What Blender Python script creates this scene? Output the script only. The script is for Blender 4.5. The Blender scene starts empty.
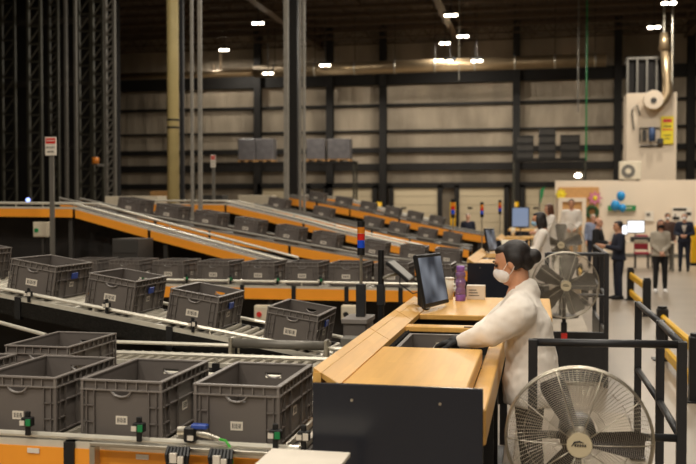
import bpy, bmesh, math, random
from mathutils import Vector, Matrix, Euler
random.seed(7)
PI = math.pi
SC = bpy.context.scene
COL = SC.collection

# ------------------------------------------------------------------ camera, world, exposure
FPX, CAM_H = 920.0, 1.95
YAW, PITCH = math.atan(190 / 920.3), math.atan(24 / 920)
cam_d = bpy.data.cameras.new('camera')
cam = bpy.data.objects.new('camera', cam_d)
COL.objects.link(cam)
cam.location = (0, 0, CAM_H)
cam.rotation_euler = (PI / 2 - PITCH, 0, YAW)
cam_d.sensor_width = 36
cam_d.lens = FPX * 36 / 696
cam_d.clip_end = 300
cam_d.dof.use_dof = True
cam_d.dof.focus_distance = 5.5
cam_d.dof.aperture_fstop = 2.5
SC.camera = cam

world = bpy.data.worlds.new('world')
SC.world = world
world.use_nodes = True
world.node_tree.nodes['Background'].inputs[0].default_value = (1.0, 0.86, 0.68, 1)
world.node_tree.nodes['Background'].inputs[1].default_value = 0.022
SC.view_settings.view_transform = 'Standard'
SC.view_settings.look = 'None'
SC.view_settings.gamma = 1
SC.view_settings.use_curve_mapping = False
SC.view_settings.exposure = 0.0
LAMP_W = 620          # watts of one high bay lamp
LAMP_COL = (1.0, 0.92, 0.80)

# ------------------------------------------------------------------ helpers
def lin(c):
    return tuple(((v / 255) / 12.92 if v / 255 <= 0.04045 else ((v / 255 + 0.055) / 1.055) ** 2.4) for v in c)

def mat(name, rgb, rough=0.5, metal=0.0, vary=0.12, scale=9.0, bump=0.0, coord='Object', stretch=(1, 1, 1), **kw):
    m = bpy.data.materials.new(name)
    m.use_nodes = True
    nt = m.node_tree
    b = nt.nodes['Principled BSDF']
    b.inputs['Roughness'].default_value = rough
    b.inputs['Metallic'].default_value = metal
    for k, v in kw.items():
        b.inputs[k.replace('_', ' ')].default_value = v
    tc = nt.nodes.new('ShaderNodeTexCoord')
    mp = nt.nodes.new('ShaderNodeMapping')
    mp.inputs['Scale'].default_value = stretch
    nz = nt.nodes.new('ShaderNodeTexNoise')
    nz.inputs['Scale'].default_value = scale
    nz.inputs['Detail'].default_value = 4
    rp = nt.nodes.new('ShaderNodeValToRGB')
    c = lin(rgb)
    rp.color_ramp.elements[0].position = 0.3
    rp.color_ramp.elements[1].position = 0.7
    rp.color_ramp.elements[0].color = (*[v * (1 - vary) for v in c], 1)
    rp.color_ramp.elements[1].color = (*[min(1, v * (1 + vary)) for v in c], 1)
    nt.links.new(tc.outputs[coord], mp.inputs['Vector'])
    nt.links.new(mp.outputs['Vector'], nz.inputs['Vector'])
    nt.links.new(nz.outputs['Fac'], rp.inputs['Fac'])
    nt.links.new(rp.outputs['Color'], b.inputs['Base Color'])
    if bump:
        bp = nt.nodes.new('ShaderNodeBump')
        bp.inputs['Strength'].default_value = bump
        bp.inputs['Distance'].default_value = 0.02
        nt.links.new(nz.outputs['Fac'], bp.inputs['Height'])
        nt.links.new(bp.outputs['Normal'], b.inputs['Normal'])
    return m

def emit(name, rgb, s):
    m = bpy.data.materials.new(name)
    m.use_nodes = True
    b = m.node_tree.nodes['Principled BSDF']
    b.inputs['Base Color'].default_value = (*lin(rgb), 1)
    b.inputs['Emission Color'].default_value = (*lin(rgb), 1)
    b.inputs['Emission Strength'].default_value = s
    return m

M = {}
M['tote'] = mat('tote plastic', (106, 99, 94), 0.42, vary=0.06, scale=4)
M['tote_lit'] = mat('tote plastic with painted highlight', (132, 125, 119), 0.38, vary=0.05, scale=4)  # lighter copy of the tote plastic, highlight put into the colour
M['sticker'] = mat('sticker paper', (226, 216, 200), 0.6, vary=0.03)
M['ink'] = mat('printed ink', (35, 33, 33), 0.6)
M['blue'] = mat('blue plastic', (50, 80, 165), 0.4)
M['orange'] = mat('orange powder coat', (252, 162, 48), 0.38, vary=0.05, scale=3)
M['alu'] = mat('aluminium profile', (190, 184, 170), 0.36, 0.85, vary=0.06)
M['white_steel'] = mat('pale guide rail', (226, 220, 204), 0.3, 0.35, vary=0.05)
M['roller'] = mat('galvanised roller', (176, 168, 152), 0.38, 0.6, vary=0.08)
M['belt'] = mat('grey conveyor belt', (84, 79, 73), 0.5, vary=0.1)
M['black'] = mat('black plastic', (24, 24, 25), 0.45, vary=0.15)
M['chain'] = mat('dark chain drive', (34, 32, 29), 0.4, 0.5, vary=0.4, scale=60, bump=0.25)
M['darksteel'] = mat('charcoal painted steel', (44, 44, 46), 0.42, 0.15, vary=0.08)
M['steel'] = mat('grey painted steel', (116, 112, 104), 0.45, 0.3, vary=0.1)
M['darkgrey'] = mat('dark machine grey', (58, 55, 51), 0.6, vary=0.2, scale=2)
M['panel'] = mat('anthracite laminate', (30, 34, 44), 0.22, vary=0.06, scale=2)
M['cream'] = mat('cream painted pipe', (205, 186, 128), 0.5, vary=0.08, scale=2)
M['beige'] = mat('beige enclosure', (214, 202, 178), 0.5, vary=0.05)
M['officewall'] = mat('cream wallboard', (226, 209, 186), 0.7, vary=0.03, scale=0.6)
M['door'] = mat('beige dock door', (206, 190, 158), 0.6, vary=0.05, scale=0.5)
M['yellow'] = mat('safety yellow', (240, 186, 22), 0.4, vary=0.05, scale=2)
M['coat'] = mat('white cotton coat', (243, 234, 222), 0.85, vary=0.02, scale=9, bump=0.35, stretch=(1, 1, 0.5))
M['shirt'] = mat('white shirt cloth', (232, 224, 214), 0.85, vary=0.04)
M['skin'] = mat('skin', (208, 154, 122), 0.5, vary=0.05, scale=20)
M['skin2'] = mat('lighter skin', (214, 160, 132), 0.5, vary=0.05, scale=20)
M['hair'] = mat('black brown hair', (30, 23, 21), 0.55, vary=0.4, scale=30, stretch=(1, 1, 6))
M['brownhair'] = mat('brown hair', (92, 56, 38), 0.45, vary=0.3, scale=30)
M['greyhair'] = mat('grey hair', (190, 178, 164), 0.6, vary=0.2, scale=30)
M['mask'] = mat('white mask fabric', (244, 240, 238), 0.8, vary=0.02)
M['bluemask'] = mat('pale blue mask fabric', (150, 188, 216), 0.8, vary=0.02)
M['blackcloth'] = mat('black cloth', (26, 25, 27), 0.85, vary=0.15)
M['navy'] = mat('navy suiting', (30, 34, 50), 0.85, vary=0.12)
M['browncloth'] = mat('brown wool cloth', (84, 62, 54), 0.9, vary=0.12)
M['greycloth'] = mat('grey knit', (176, 166, 150), 0.9, vary=0.1)
M['bluestripe'] = mat('blue shirt cloth', (140, 150, 176), 0.85, vary=0.2)
M['glove'] = mat('black work glove', (22, 21, 23), 0.7, vary=0.2, scale=40, bump=0.2)
M['chrome'] = mat('chromed wire', (196, 188, 172), 0.36, 0.9, vary=0.04)
M['blade'] = mat('dark fan blade', (34, 30, 34), 0.45, 0.2, vary=0.1, scale=2)
M['paleblade'] = mat('pale fan blade', (96, 90, 82), 0.6, 0.2, vary=0.1, scale=2)
M['badge'] = mat('beige badge', (206, 192, 160), 0.4, vary=0.03)
M['red'] = mat('red plastic', (214, 52, 44), 0.4, vary=0.05)
M['green'] = mat('green plastic', (28, 132, 74), 0.4, vary=0.05)
M['purple'] = mat('violet plastic', (140, 96, 176), 0.3, vary=0.05)
M['purpleclear'] = mat('clear violet plastic', (170, 135, 190), 0.1, vary=0.04, Transmission_Weight=0.55)
M['cup'] = mat('off white paper cup', (228, 218, 196), 0.6, vary=0.03)
M['cable'] = mat('green cable sheath', (70, 170, 60), 0.5)
M['bluesteel'] = mat('blue painted steel', (54, 78, 118), 0.5, vary=0.1)
M['wrap'] = mat('wrapped pallet goods', (104, 101, 102), 0.35, vary=0.2, scale=3)
M['cork'] = mat('brown board', (196, 148, 92), 0.8, vary=0.08)
M['signyellow'] = mat('yellow sign board', (232, 208, 40), 0.5, vary=0.03)
M['balloon'] = mat('blue balloon rubber', (44, 140, 200), 0.2, vary=0.04)
M['pink'] = mat('pink paper', (200, 120, 140), 0.8, vary=0.2)
M['wreath'] = mat('green foliage', (48, 74, 40), 0.9, vary=0.5, scale=40, bump=0.5)
M['maroon'] = mat('maroon seat cloth', (150, 44, 56), 0.8, vary=0.08)
M['ceiling'] = mat('dark roof deck', (70, 58, 46), 0.8, vary=0.2, scale=1)
M['joist'] = mat('dark roof steel', (92, 76, 60), 0.6, 0.2, vary=0.15)
M['girt'] = mat('black wall steel', (30, 27, 24), 0.6, 0.2, vary=0.2)
M['duct'] = mat('galvanised duct', (178, 156, 124), 0.38, 0.75, vary=0.12, scale=1.2, bump=0.1)
M['galv'] = mat('pale galvanised post', (146, 141, 131), 0.5, 0.1, vary=0.1)
M['guard'] = mat('painted under conveyor shade', (40, 36, 33), 0.7, vary=0.4, scale=2.5)  # tone of the shade below the conveyors
M['platform'] = mat('beige platform deck', (172, 158, 138), 0.6, vary=0.1, scale=3)
M['mast'] = mat('weathered green grey steel', (72, 70, 60), 0.45, 0.35, vary=0.25, scale=3)
M['darkback'] = mat('cladding painted unlit', (24, 21, 19), 0.85, vary=0.3, scale=1)  # darkness of the store at left is put into this colour
M['screen'] = mat('screen glass with painted reflections', (30, 32, 36), 0.16, 0.0, vary=0.1, scale=1.6)
def screen_reflections(m):  # uneven grey emission stands in for reflections on the glass
    nt = m.node_tree
    nz = [n for n in nt.nodes if n.type == 'TEX_NOISE'][0]
    nz.inputs['Scale'].default_value = 4.0
    nz.inputs['Detail'].default_value = 1.0
    rp = nt.nodes.new('ShaderNodeValToRGB')
    rp.color_ramp.elements[0].position, rp.color_ramp.elements[1].position = 0.35, 0.7
    rp.color_ramp.elements[0].color = (*lin((48, 53, 62)), 1)
    rp.color_ramp.elements[1].color = (*lin((148, 153, 162)), 1)
    nt.links.new(nz.outputs['Fac'], rp.inputs['Fac'])
    b = nt.nodes['Principled BSDF']
    nt.links.new(rp.outputs['Color'], b.inputs['Emission Color'])
    b.inputs['Emission Strength'].default_value = 0.75
screen_reflections(M['screen'])
M['lamp'] = emit('lamp lens', (255, 240, 214), 25)
M['litscreen'] = emit('lit white screen', (240, 246, 255), 1.3)
M['bluescreen'] = emit('lit blue screen', (120, 140, 175), 0.45)
M['ledgreen'] = emit('green indicator', (60, 220, 130), 0.9)
M['led'] = emit('blue white indicator', (150, 170, 255), 3)
M['beaconred'] = mat('red beacon lens', (220, 44, 36), 0.25, vary=0.03)
M['beaconblue'] = mat('blue beacon lens', (36, 84, 220), 0.25, vary=0.03)
M['beaconamber'] = mat('amber beacon lens', (226, 134, 36), 0.25, vary=0.03)

def wood_mat():
    m = mat('birch worktop', (224, 174, 94), 0.38, vary=0.07, scale=3.0, stretch=(6, 0.8, 6))
    nt = m.node_tree
    b = nt.nodes['Principled BSDF']
    rp = [n for n in nt.nodes if n.type == 'VALTORGB'][0]
    tc = [n for n in nt.nodes if n.type == 'TEX_COORD'][0]
    w = nt.nodes.new('ShaderNodeTexBrick')
    w.inputs['Scale'].default_value = 1.0
    w.inputs['Brick Width'].default_value = 0.42
    w.inputs['Row Height'].default_value = 0.045
    w.inputs['Mortar Size'].default_value = 0.0006
    w.inputs['Color1'].default_value = (1, 1, 1, 1)
    w.inputs['Color2'].default_value = (0.86, 0.82, 0.76, 1)
    w.inputs['Mortar'].default_value = (0.82, 0.76, 0.68, 1)
    rot = nt.nodes.new('ShaderNodeMapping')
    rot.inputs['Rotation'].default_value = (0, 0, PI / 2)
    mx = nt.nodes.new('ShaderNodeMixRGB')
    mx.blend_type = 'MULTIPLY'
    mx.inputs[0].default_value = 0.7
    nt.links.new(tc.outputs['Object'], rot.inputs['Vector'])
    nt.links.new(rot.outputs['Vector'], w.inputs['Vector'])
    nt.links.new(rp.outputs['Color'], mx.inputs[1])
    nt.links.new(w.outputs['Color'], mx.inputs[2])
    nt.links.new(mx.outputs[0], b.inputs['Base Color'])
    return m
M['wood'] = wood_mat()

def floor_mat():
    m = mat('polished concrete', (150, 136, 118), 0.3, vary=0.12, scale=0.55)
    nt = m.node_tree
    b = nt.nodes['Principled BSDF']
    nz = nt.nodes.new('ShaderNodeTexNoise')
    nz.inputs['Scale'].default_value = 1.6
    nz.inputs['Detail'].default_value = 6
    mr = nt.nodes.new('ShaderNodeMapRange')
    mr.inputs['To Min'].default_value = 0.2
    mr.inputs['To Max'].default_value = 0.5
    nt.links.new(nz.outputs['Fac'], mr.inputs['Value'])
    nt.links.new(mr.outputs['Result'], b.inputs['Roughness'])
    return m
M['floor'] = floor_mat()

def foil_mat():
    m = mat('foil faced wall insulation', (172, 158, 138), 0.42, 0.5, vary=0.3, scale=0.5, stretch=(1.2, 1, 0.4))
    nt = m.node_tree
    b = nt.nodes['Principled BSDF']
    tc = [n for n in nt.nodes if n.type == 'TEX_COORD'][0]
    mp = nt.nodes.new('ShaderNodeMapping')
    mp.inputs['Scale'].default_value = (0.9, 1, 0.16)
    nz = nt.nodes.new('ShaderNodeTexNoise')
    nz.inputs['Scale'].default_value = 1.4
    nz.inputs['Detail'].default_value = 3
    wv = nt.nodes.new('ShaderNodeTexWave')
    wv.inputs['Scale'].default_value = 2.4
    ad = nt.nodes.new('ShaderNodeMath')
    ad.operation = 'MULTIPLY_ADD'
    ad.inputs[1].default_value = 7.0
    bp = nt.nodes.new('ShaderNodeBump')
    bp.inputs['Strength'].default_value = 0.45
    bp.inputs['Distance'].default_value = 0.08
    nt.links.new(tc.outputs['Object'], mp.inputs['Vector'])
    nt.links.new(mp.outputs['Vector'], nz.inputs['Vector'])
    nt.links.new(tc.outputs['Object'], wv.inputs['Vector'])
    nt.links.new(nz.outputs['Fac'], ad.inputs[0])
    nt.links.new(wv.outputs['Fac'], ad.inputs[2])
    nt.links.new(ad.outputs[0], bp.inputs['Height'])
    nt.links.new(bp.outputs['Normal'], b.inputs['Normal'])
    return m
M['foil'] = foil_mat()

# a point of the photograph turned into a world point on the plane y = Y
_fw = Vector((-math.sin(YAW) * math.cos(PITCH), math.cos(YAW) * math.cos(PITCH), -math.sin(PITCH)))
_rt = Vector((math.cos(YAW), math.sin(YAW), 0))
_up = _rt.cross(_fw)
def at(x, y, Y):
    r = _fw + _rt * ((x - 348) / FPX) - _up * ((y - 232) / FPX)
    return Vector((0, 0, CAM_H)) + r * (Y / r.y)

class MB:
    """collects shapes for ONE mesh object"""
    def __init__(self):
        self.bm = bmesh.new()
    def box(self, lo, hi, bevel=0.0, rot=None, piv=None):
        lo, hi = Vector(lo), Vector(hi)
        r = bmesh.ops.create_cube(self.bm, size=1)
        vs = r['verts']
        c, s = (lo + hi) / 2, hi - lo
        mt = Matrix.Translation(c) @ Matrix.Diagonal((*s, 1))
        if rot is not None:
            p = Vector(piv) if piv is not None else c
            mt = Matrix.Translation(p) @ rot.to_4x4() @ Matrix.Translation(-p) @ mt
        bmesh.ops.transform(self.bm, matrix=mt, verts=vs)
        if bevel:
            es = list({e for v in vs for e in v.link_edges})
            bmesh.ops.bevel(self.bm, geom=es, offset=bevel, segments=1, affect='EDGES')
        return self
    def cyl(self, a, b, r, r2=None, n=14):
        a, b = Vector(a), Vector(b)
        d = b - a
        L = d.length
        if L < 1e-6:
            return self
        q = d.to_track_quat('Z', 'Y').to_matrix().to_4x4()
        bmesh.ops.create_cone(self.bm, cap_ends=True, segments=n, radius1=r, radius2=r if r2 is None else r2, depth=L,
                              matrix=Matrix.Translation((a + b) / 2) @ q)
        return self
    def ball(self, c, r, n=12, rot=None):
        r = (r, r, r) if isinstance(r, (int, float)) else r
        mt = Matrix.Translation(c)
        if rot is not None:
            mt = mt @ rot.to_4x4()
        bmesh.ops.create_uvsphere(self.bm, u_segments=n, v_segments=max(6, n * 2 // 3), radius=1, matrix=mt @ Matrix.Diagonal((*r, 1)))
        return self
    def path(self, pts, r, n=8, closed=False):
        """a tube swept along points (bent pipes, rings, cables)"""
        pts = [Vector(p) for p in pts]
        N = len(pts)
        rings, prev = [], None
        for i, p in enumerate(pts):
            if closed:
                t = pts[(i + 1) % N] - pts[i - 1]
            else:
                t = pts[min(i + 1, N - 1)] - pts[max(i - 1, 0)]
            t.normalize()
            if prev is None:
                ref = Vector((0, 0, 1)) if abs(t.z) < 0.9 else Vector((1, 0, 0))
                u = t.cross(ref).normalized()
            else:
                u = (prev - t * prev.dot(t)).normalized()
            prev = u
            v = t.cross(u)
            rr = r[i] if isinstance(r, (list, tuple)) else r
            rings.append([self.bm.verts.new(p + (u * math.cos(2 * PI * k / n) + v * math.sin(2 * PI * k / n)) * rr) for k in range(n)])
        for i in range(N if closed else N - 1):
            a, b = rings[i], rings[(i + 1) % N]
            for k in range(n):
                self.bm.faces.new((a[k], a[(k + 1) % n], b[(k + 1) % n], b[k]))
        if not closed:
            self.bm.faces.new(rings[0][::-1])
            self.bm.faces.new(rings[-1])
        return self
    def loft(self, rings, n=16, power=2.3):
        """closed body through rings (centre, half width x, half width y[, quaternion])"""
        rs = []
        for rg in rings:
            c, rx, ry = Vector(rg[0]), rg[1], rg[2]
            q = rg[3] if len(rg) > 3 else None
            ring = []
            for k in range(n):
                a = 2 * PI * k / n
                ca, sa = math.cos(a), math.sin(a)
                p = Vector((rx * math.copysign(abs(ca) ** (2 / power), ca), ry * math.copysign(abs(sa) ** (2 / power), sa), 0))
                if q is not None:
                    p = q @ p
                ring.append(self.bm.verts.new(c + p))
            rs.append(ring)
        for a, b in zip(rs, rs[1:]):
            for k in range(n):
                self.bm.faces.new((a[k], a[(k + 1) % n], b[(k + 1) % n], b[k]))
        self.bm.faces.new(rs[0][::-1])
        self.bm.faces.new(rs[-1])
        return self
    def prism(self, pts, d):
        """polygon pts extruded by vector d"""
        d = Vector(d)
        a = [self.bm.verts.new(Vector(p)) for p in pts]
        b = [self.bm.verts.new(Vector(p) + d) for p in pts]
        n = len(a)
        self.bm.faces.new(a[::-1])
        self.bm.faces.new(b)
        for i in range(n):
            self.bm.faces.new((a[i], a[(i + 1) % n], b[(i + 1) % n], b[i]))
        return self
    def limb(self, pts, rad, n=14):
        """tapering limb: cones with balls at the joints"""
        for i, p in enumerate(pts):
            self.ball(p, rad[i], n)
        for i in range(len(pts) - 1):
            self.cyl(pts[i], pts[i + 1], rad[i], rad[i + 1], n)
        return self
    def build(self, name, m, parent=None, smooth=False, remesh=0.0, smooth_it=0):
        bmesh.ops.recalc_face_normals(self.bm, faces=self.bm.faces[:])
        me = bpy.data.meshes.new(name)
        self.bm.to_mesh(me)
        self.bm.free()
        me.materials.append(M[m] if isinstance(m, str) else m)
        if smooth or remesh:
            for p in me.polygons:
                p.use_smooth = True
        o = bpy.data.objects.new(name, me)
        COL.objects.link(o)
        if parent is not None:
            o.parent = parent
        if remesh:
            r = o.modifiers.new('remesh', 'REMESH')
            r.mode = 'VOXEL'
            r.voxel_size = remesh
            r.use_smooth_shade = True
            if smooth_it:
                s = o.modifiers.new('smooth', 'SMOOTH')
                s.factor = 0.5
                s.iterations = smooth_it
        return o

def tag(o, label, cat, group=None, kind=None):
    o['label'] = label
    o['category'] = cat
    if group:
        o['group'] = group
    if kind:
        o['kind'] = kind
    return o
def thing(name, label, cat, loc=(0, 0, 0), rz=0.0, group=None):
    o = bpy.data.objects.new(name, None)
    o.empty_display_size = 0.1
    COL.objects.link(o)
    o.location = loc
    o.rotation_euler = (0, 0, rz)
    return tag(o, label, cat, group)
def struct(o):
    o['kind'] = 'structure'
    return o
def copy_tree(o, parent=None):
    c = o.copy()
    COL.objects.link(c)
    if parent is not None:
        c.parent = parent
    for ch in list(o.children):
        copy_tree(ch, c)
    return c
def text(name, body, size, m, parent, loc, rot=(PI / 2, 0, 0)):
    cu = bpy.data.curves.new(name, 'FONT')
    cu.body = body
    cu.size = size
    cu.align_x = 'CENTER'
    cu.align_y = 'CENTER'
    cu.extrude = 0.0015
    cu.materials.append(M[m])
    f = bpy.data.objects.new(name, cu)
    COL.objects.link(f)
    bpy.context.view_layer.update()
    me = bpy.data.meshes.new_from_object(f.evaluated_get(bpy.context.evaluated_depsgraph_get()))
    bpy.data.objects.remove(f)
    o = bpy.data.objects.new(name, me)
    COL.objects.link(o)
    o.parent = parent
    o.location = loc
    o.rotation_euler = rot
    return o

# ------------------------------------------------------------------ the building
struct(MB().box((-46, -24, -0.2), (26, 57.3, 0)).build('floor', 'floor'))
struct(MB().box((-46, -24, 13.2), (26, 57.3, 13.4)).build('ceiling', 'ceiling'))
struct(MB().box((-46, 57.0, 0), (26, 57.3, 13.2)).build('wall_back', 'foil'))
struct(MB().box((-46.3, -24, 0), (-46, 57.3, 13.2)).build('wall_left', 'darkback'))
struct(MB().box((26, -24, 0), (26.3, 57.3, 13.2)).build('wall_right', 'foil'))
struct(MB().box((-46, -24.3, 0), (26, -24, 13.2)).build('wall_front', 'foil'))
n = 0
for zz, hh in ((10.0, 0.75), (8.35, 0.16), (6.75, 0.12), (5.55, 0.32), (4.5, 0.45), (3.35, 0.35)):
    n += 1
    o = struct(MB().box((-46, 56.7, zz - hh / 2), (26, 57.0, zz + hh / 2)).build('trim_%d' % n, 'girt'))
for px in (100, 258, 330, 383, 516, 617, 690):
    n += 1
    X = at(px, 208, 56.5).x
    m = MB().box((X - 0.22, 56.3, 0), (X + 0.22, 56.34, 13.2)).box((X - 0.22, 56.62, 0), (X + 0.22, 56.68, 13.2)).box((X - 0.03, 56.34, 0), (X + 0.03, 56.62, 13.2))
    struct(m.build('trim_%d' % n, 'girt'))
# roof steel: joists across, girders in depth
for i in range(12):
    Y = 33.5 + i * 2.1
    m = MB().box((-46, Y - 0.06, 12.95), (26, Y + 0.06, 13.18)).box((-46, Y - 0.05, 12.1), (26, Y + 0.05, 12.2))
    for k in range(60):
        x0 = -46 + k * 1.2
        m.cyl((x0, Y, 12.18), (x0 + 0.6, Y, 12.97), 0.025, n=5).cyl((x0 + 0.6, Y, 12.97), (x0 + 1.2, Y, 12.18), 0.025, n=5)
    struct(m.build('ceiling_joist', 'joist'))
for X in (-13.5, -4.8, 8.5):
    m = MB().box((X - 0.2, 30, 11.9), (X + 0.2, 57, 12.0)).box((X - 0.2, 30, 12.95), (X + 0.2, 57, 13.1)).box((X - 0.03, 30, 12.0), (X + 0.03, 57, 12.95))
    struct(m.build('ceiling_girder', 'joist'))
# dock doors
for i, (x0, x1) in enumerate(((263, 306), (329, 373), (394, 438), (459.5, 504), (525, 569))):
    a, b = at(x0, 208, 56.6).x, at(x1, 208, 56.6).x
    m = MB()
    for k in range(6):
        m.box((a, 56.45, 0.02 + k * 0.53), (b, 56.55, 0.53 + k * 0.53), 0.01)
    d = struct(m.build('door_%d' % (i + 1), 'door'))
    MB().box((a + 0.5, 56.42, 1.9), (a + 0.8, 56.45, 2.0)).build('door_handle', 'black', d)
    for xx in (a - 0.14, b + 0.14):
        MB().box((xx - 0.14, 56.3, 0), (xx + 0.14, 56.55, 3.35)).build('door_frame', 'girt', d)
    MB().box((a - 0.28, 56.3, 3.2), (b + 0.28, 56.55, 3.5)).build('door_frame', 'girt', d)

# high bay lamps: the ones the photo shows, and unseen ones added for their light
def lamp(loc, label, w, double=True, group='high bay lamps under the roof'):
    t = thing('ceiling_lamp', label, 'lamp', loc, 0, group)
    MB().box((-0.34, -0.16, 0.06), (0.34, 0.16, 0.2), 0.02).build('housing', 'darksteel', t)
    MB().cyl((0, 0, 0.2), (0, 0, max(0.4, 13.18 - loc[2])), 0.02).build('stem', 'darksteel', t)
    for s in ((-0.17, 0.17) if double else (0,)):
        MB().cyl((s, 0, 0.0), (s, 0, 0.06), 0.13, n=18).build('lens', 'lamp', t)
    ld = bpy.data.lights.new('lamp_light', 'AREA')
    ld.shape = 'DISK'
    ld.size = 0.7
    ld.energy = w
    ld.color = LAMP_COL
    lo = bpy.data.objects.new('lamp_light', ld)
    COL.objects.link(lo)
    lo.parent = t
    lo.location = (0, 0, -0.05)
    return t
seen = [(258, 24, 'lamp alone under the roof, left of the tall dark post'), (224, 50.5, 'lamp low over the white bracket at the left end of the duct'),
        (451, 16, 'lamp, highest of the three at mid roof'), (463, 37, 'lamp, rightmost of the three at mid roof'),
        (445, 44, 'lamp, lowest of the three at mid roof'), (669, 4, 'lamp at the top right edge, above the vertical duct'),
        (654, 28, 'lamp just left of the vertical duct at top right')]
for px, py, lb in seen:
    dz = 11.3 - CAM_H
    Y = dz * FPX / (208 - py)
    p = at(px, py, Y * 0.985)
    if p.y > 55.5:
        p = at(px, py, 55.5)
    lamp((p.x, p.y, p.z), 'twin high bay ' + lb, LAMP_W * 0.36)
for X, Y, k in ((0.9, 5.6, 0.5), (4.5, 8, 0.18), (0.4, 13, 0.42), (4.5, 17, 0.26), (-3.4, 9.5, 0.5), (-6.5, 17.0, 0.42), (0.0, 21, 0.42), (5.5, 27, 0.5), (-1.0, 30, 0.42), (8.5, 34, 1.0), (3.0, 34, 0.9), (-9, 27, 0.45),
                (-3.0, -0.5, 0.42), (1.2, -0.6, 0.2), (-5.5, -4.5, 0.95), (2.0, -7.0, 0.9), (-12, -2.0, 0.6), (-2.0, -12, 0.6)):
    lamp((X, Y, 10.8), 'added unseen twin lens lamp overhead, above the top edge of the photo', LAMP_W * k)  # unseen lamps added and weighted to brighten desks, tote fronts and aisle
for px, py, w, lb in ((325, 66, 190, 'small twin lamp against the duct just right of the dark post group'), (477, 61.5, 190, 'small twin lamp against the duct, right of the pale cable'),
                      (450, 61.5, 200, 'added lamp imitating a reflection on the duct below the three lamps'), (268, 74, 120, 'small twin lamp under the duct, left of the dark post group')):     # small lamps in front of the long duct; the single one imitates a reflection
    p = at(px, py, 50.6)
    lamp((p.x, 50.6, p.z), lb, w, px != 450)

# ------------------------------------------------------------------ totes
def make_tote():
    t = thing('storage_tote', '', 'tote')
    W, L, H = 0.40, 0.60, 0.27
    w2, l2 = W / 2 - 0.014, L / 2 - 0.014
    th = 0.005
    zb = H - 0.046                       # underside of the rim band
    def span(s, a, b):                   # the interval from a to b on side s
        return (min(s * a, s * b), max(s * a, s * b))
    m = MB()
    m.box((-w2, -l2, 0.0), (w2, l2, 0.012))
    for s in (-1, 1):
        m.box((s * w2 - th / 2, -l2, 0.0), (s * w2 + th / 2, l2, H))           # long walls
        y = s * l2                                                             # end walls, with a grip hole
        m.box((-w2, y - th / 2, 0), (w2, y + th / 2, zb - 0.03))
        m.box((-w2, y - th / 2, zb), (w2, y + th / 2, H))
        m.box((-w2, y - th / 2, zb - 0.03), (-0.042, y + th / 2, zb))
        m.box((0.042, y - th / 2, zb - 0.03), (w2, y + th / 2, zb))
    for sx in (-1, 1):
        for sy in (-1, 1):
            y0, y1 = span(sy, l2, L / 2 - 0.001)
            for dx in (0.003, 0.03, 0.066):                                    # ribbed corners on the end walls
                xx = sx * (W / 2 - dx)
                m.box((xx - 0.0025, y0, 0.012), (xx + 0.0025, y1, zb))
            x0, x1 = span(sx, W / 2 - 0.066, W / 2)
            for zz in (0.012, 0.075, 0.15):
                m.box((x0, y0, zz - 0.0025), (x1, y1, zz + 0.0025))
        x0, x1 = span(sx, w2, W / 2 - 0.001)
        for yy in (-0.297, -0.262, -0.205, -0.1, 0.1, 0.205, 0.262, 0.297):     # ribs down the long walls
            m.box((x0, yy - 0.0025, 0.012), (x1, yy + 0.0025, zb))
        for zz in (0.012, 0.15):
            m.box((x0, -L / 2, zz - 0.0025), (x1, L / 2, zz + 0.0025))
        for sy in (-1, 1):
            y0, y1 = span(sy, 0.205, L / 2)
            m.box((x0, y0, 0.0725), (x1, y1, 0.0775))
    m.build('body', 'tote', t)
    r = MB()
    for z0, z1, inn in ((H - 0.007, H, 0.02), (zb - 0.003, zb + 0.003, 0.014)):
        for s in (-1, 1):
            x0, x1 = span(s, W / 2 - inn, W / 2 + 0.002)
            r.box((x0, -L / 2, z0), (x1, L / 2, z1))
            y0, y1 = span(s, L / 2 - inn, L / 2 + 0.002)
            r.box((-W / 2, y0, z0), (W / 2, y1, z1))
    for s in (-1, 1):
        y0, y1 = span(s, l2, L / 2 - 0.001)
        for xx in (-0.197, -0.125, -0.075, -0.025, 0.025, 0.075, 0.125, 0.197):
            r.box((xx - 0.002, y0, zb), (xx + 0.002, y1, H))
        x0, x1 = span(s, w2, W / 2 - 0.001)
        for k in range(11):
            yy = -0.297 + 0.0594 * k
            r.box((x0, yy - 0.002, zb), (x1, yy + 0.002, H))
    r.build('rim', 'tote_lit', t)
    for s in (-1, 1):
        g = MB()
        arc = [PI + PI * k / 10 for k in range(11)]
        g.path([(0.048 * math.cos(a), s * (L / 2 - 0.002), zb + 0.03 * math.sin(a)) for a in arc], 0.0045, 6)
        g.path([(0.047 * math.cos(a), s * (L / 2 - 0.009), zb - 0.001 + 0.029 * math.sin(a)) for a in arc], 0.004, 6)
        g.build('handle', 'tote_lit', t)
    lb = MB().box((-0.052, -L / 2 + 0.009, 0.085), (0.046, -L / 2 + 0.0122, 0.135)).build('barcode_label', 'sticker', t)
    b = MB()
    for k in range(8):
        x = -0.038 + k * 0.0095
        b.box((x, -L / 2 + 0.0085, 0.096), (x + (0.0035 if k % 3 else 0.006), -L / 2 + 0.0092, 0.124))
    b.build('barcode', 'ink', lb)
    lb = MB().box((W / 2 - 0.0122, -0.035, 0.085), (W / 2 - 0.009, 0.025, 0.125)).build('barcode_label', 'sticker', t)
    b = MB()
    for k in range(7):
        y = -0.027 + k * 0.007
        b.box((W / 2 - 0.0092, y, 0.093), (W / 2 - 0.0085, y + 0.003, 0.117))
    b.build('barcode', 'ink', lb)
    return t
def sorted3(a, b, c):
    return (min(a, b), max(a, b))
tote0 = make_tote()
used = [False]
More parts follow.
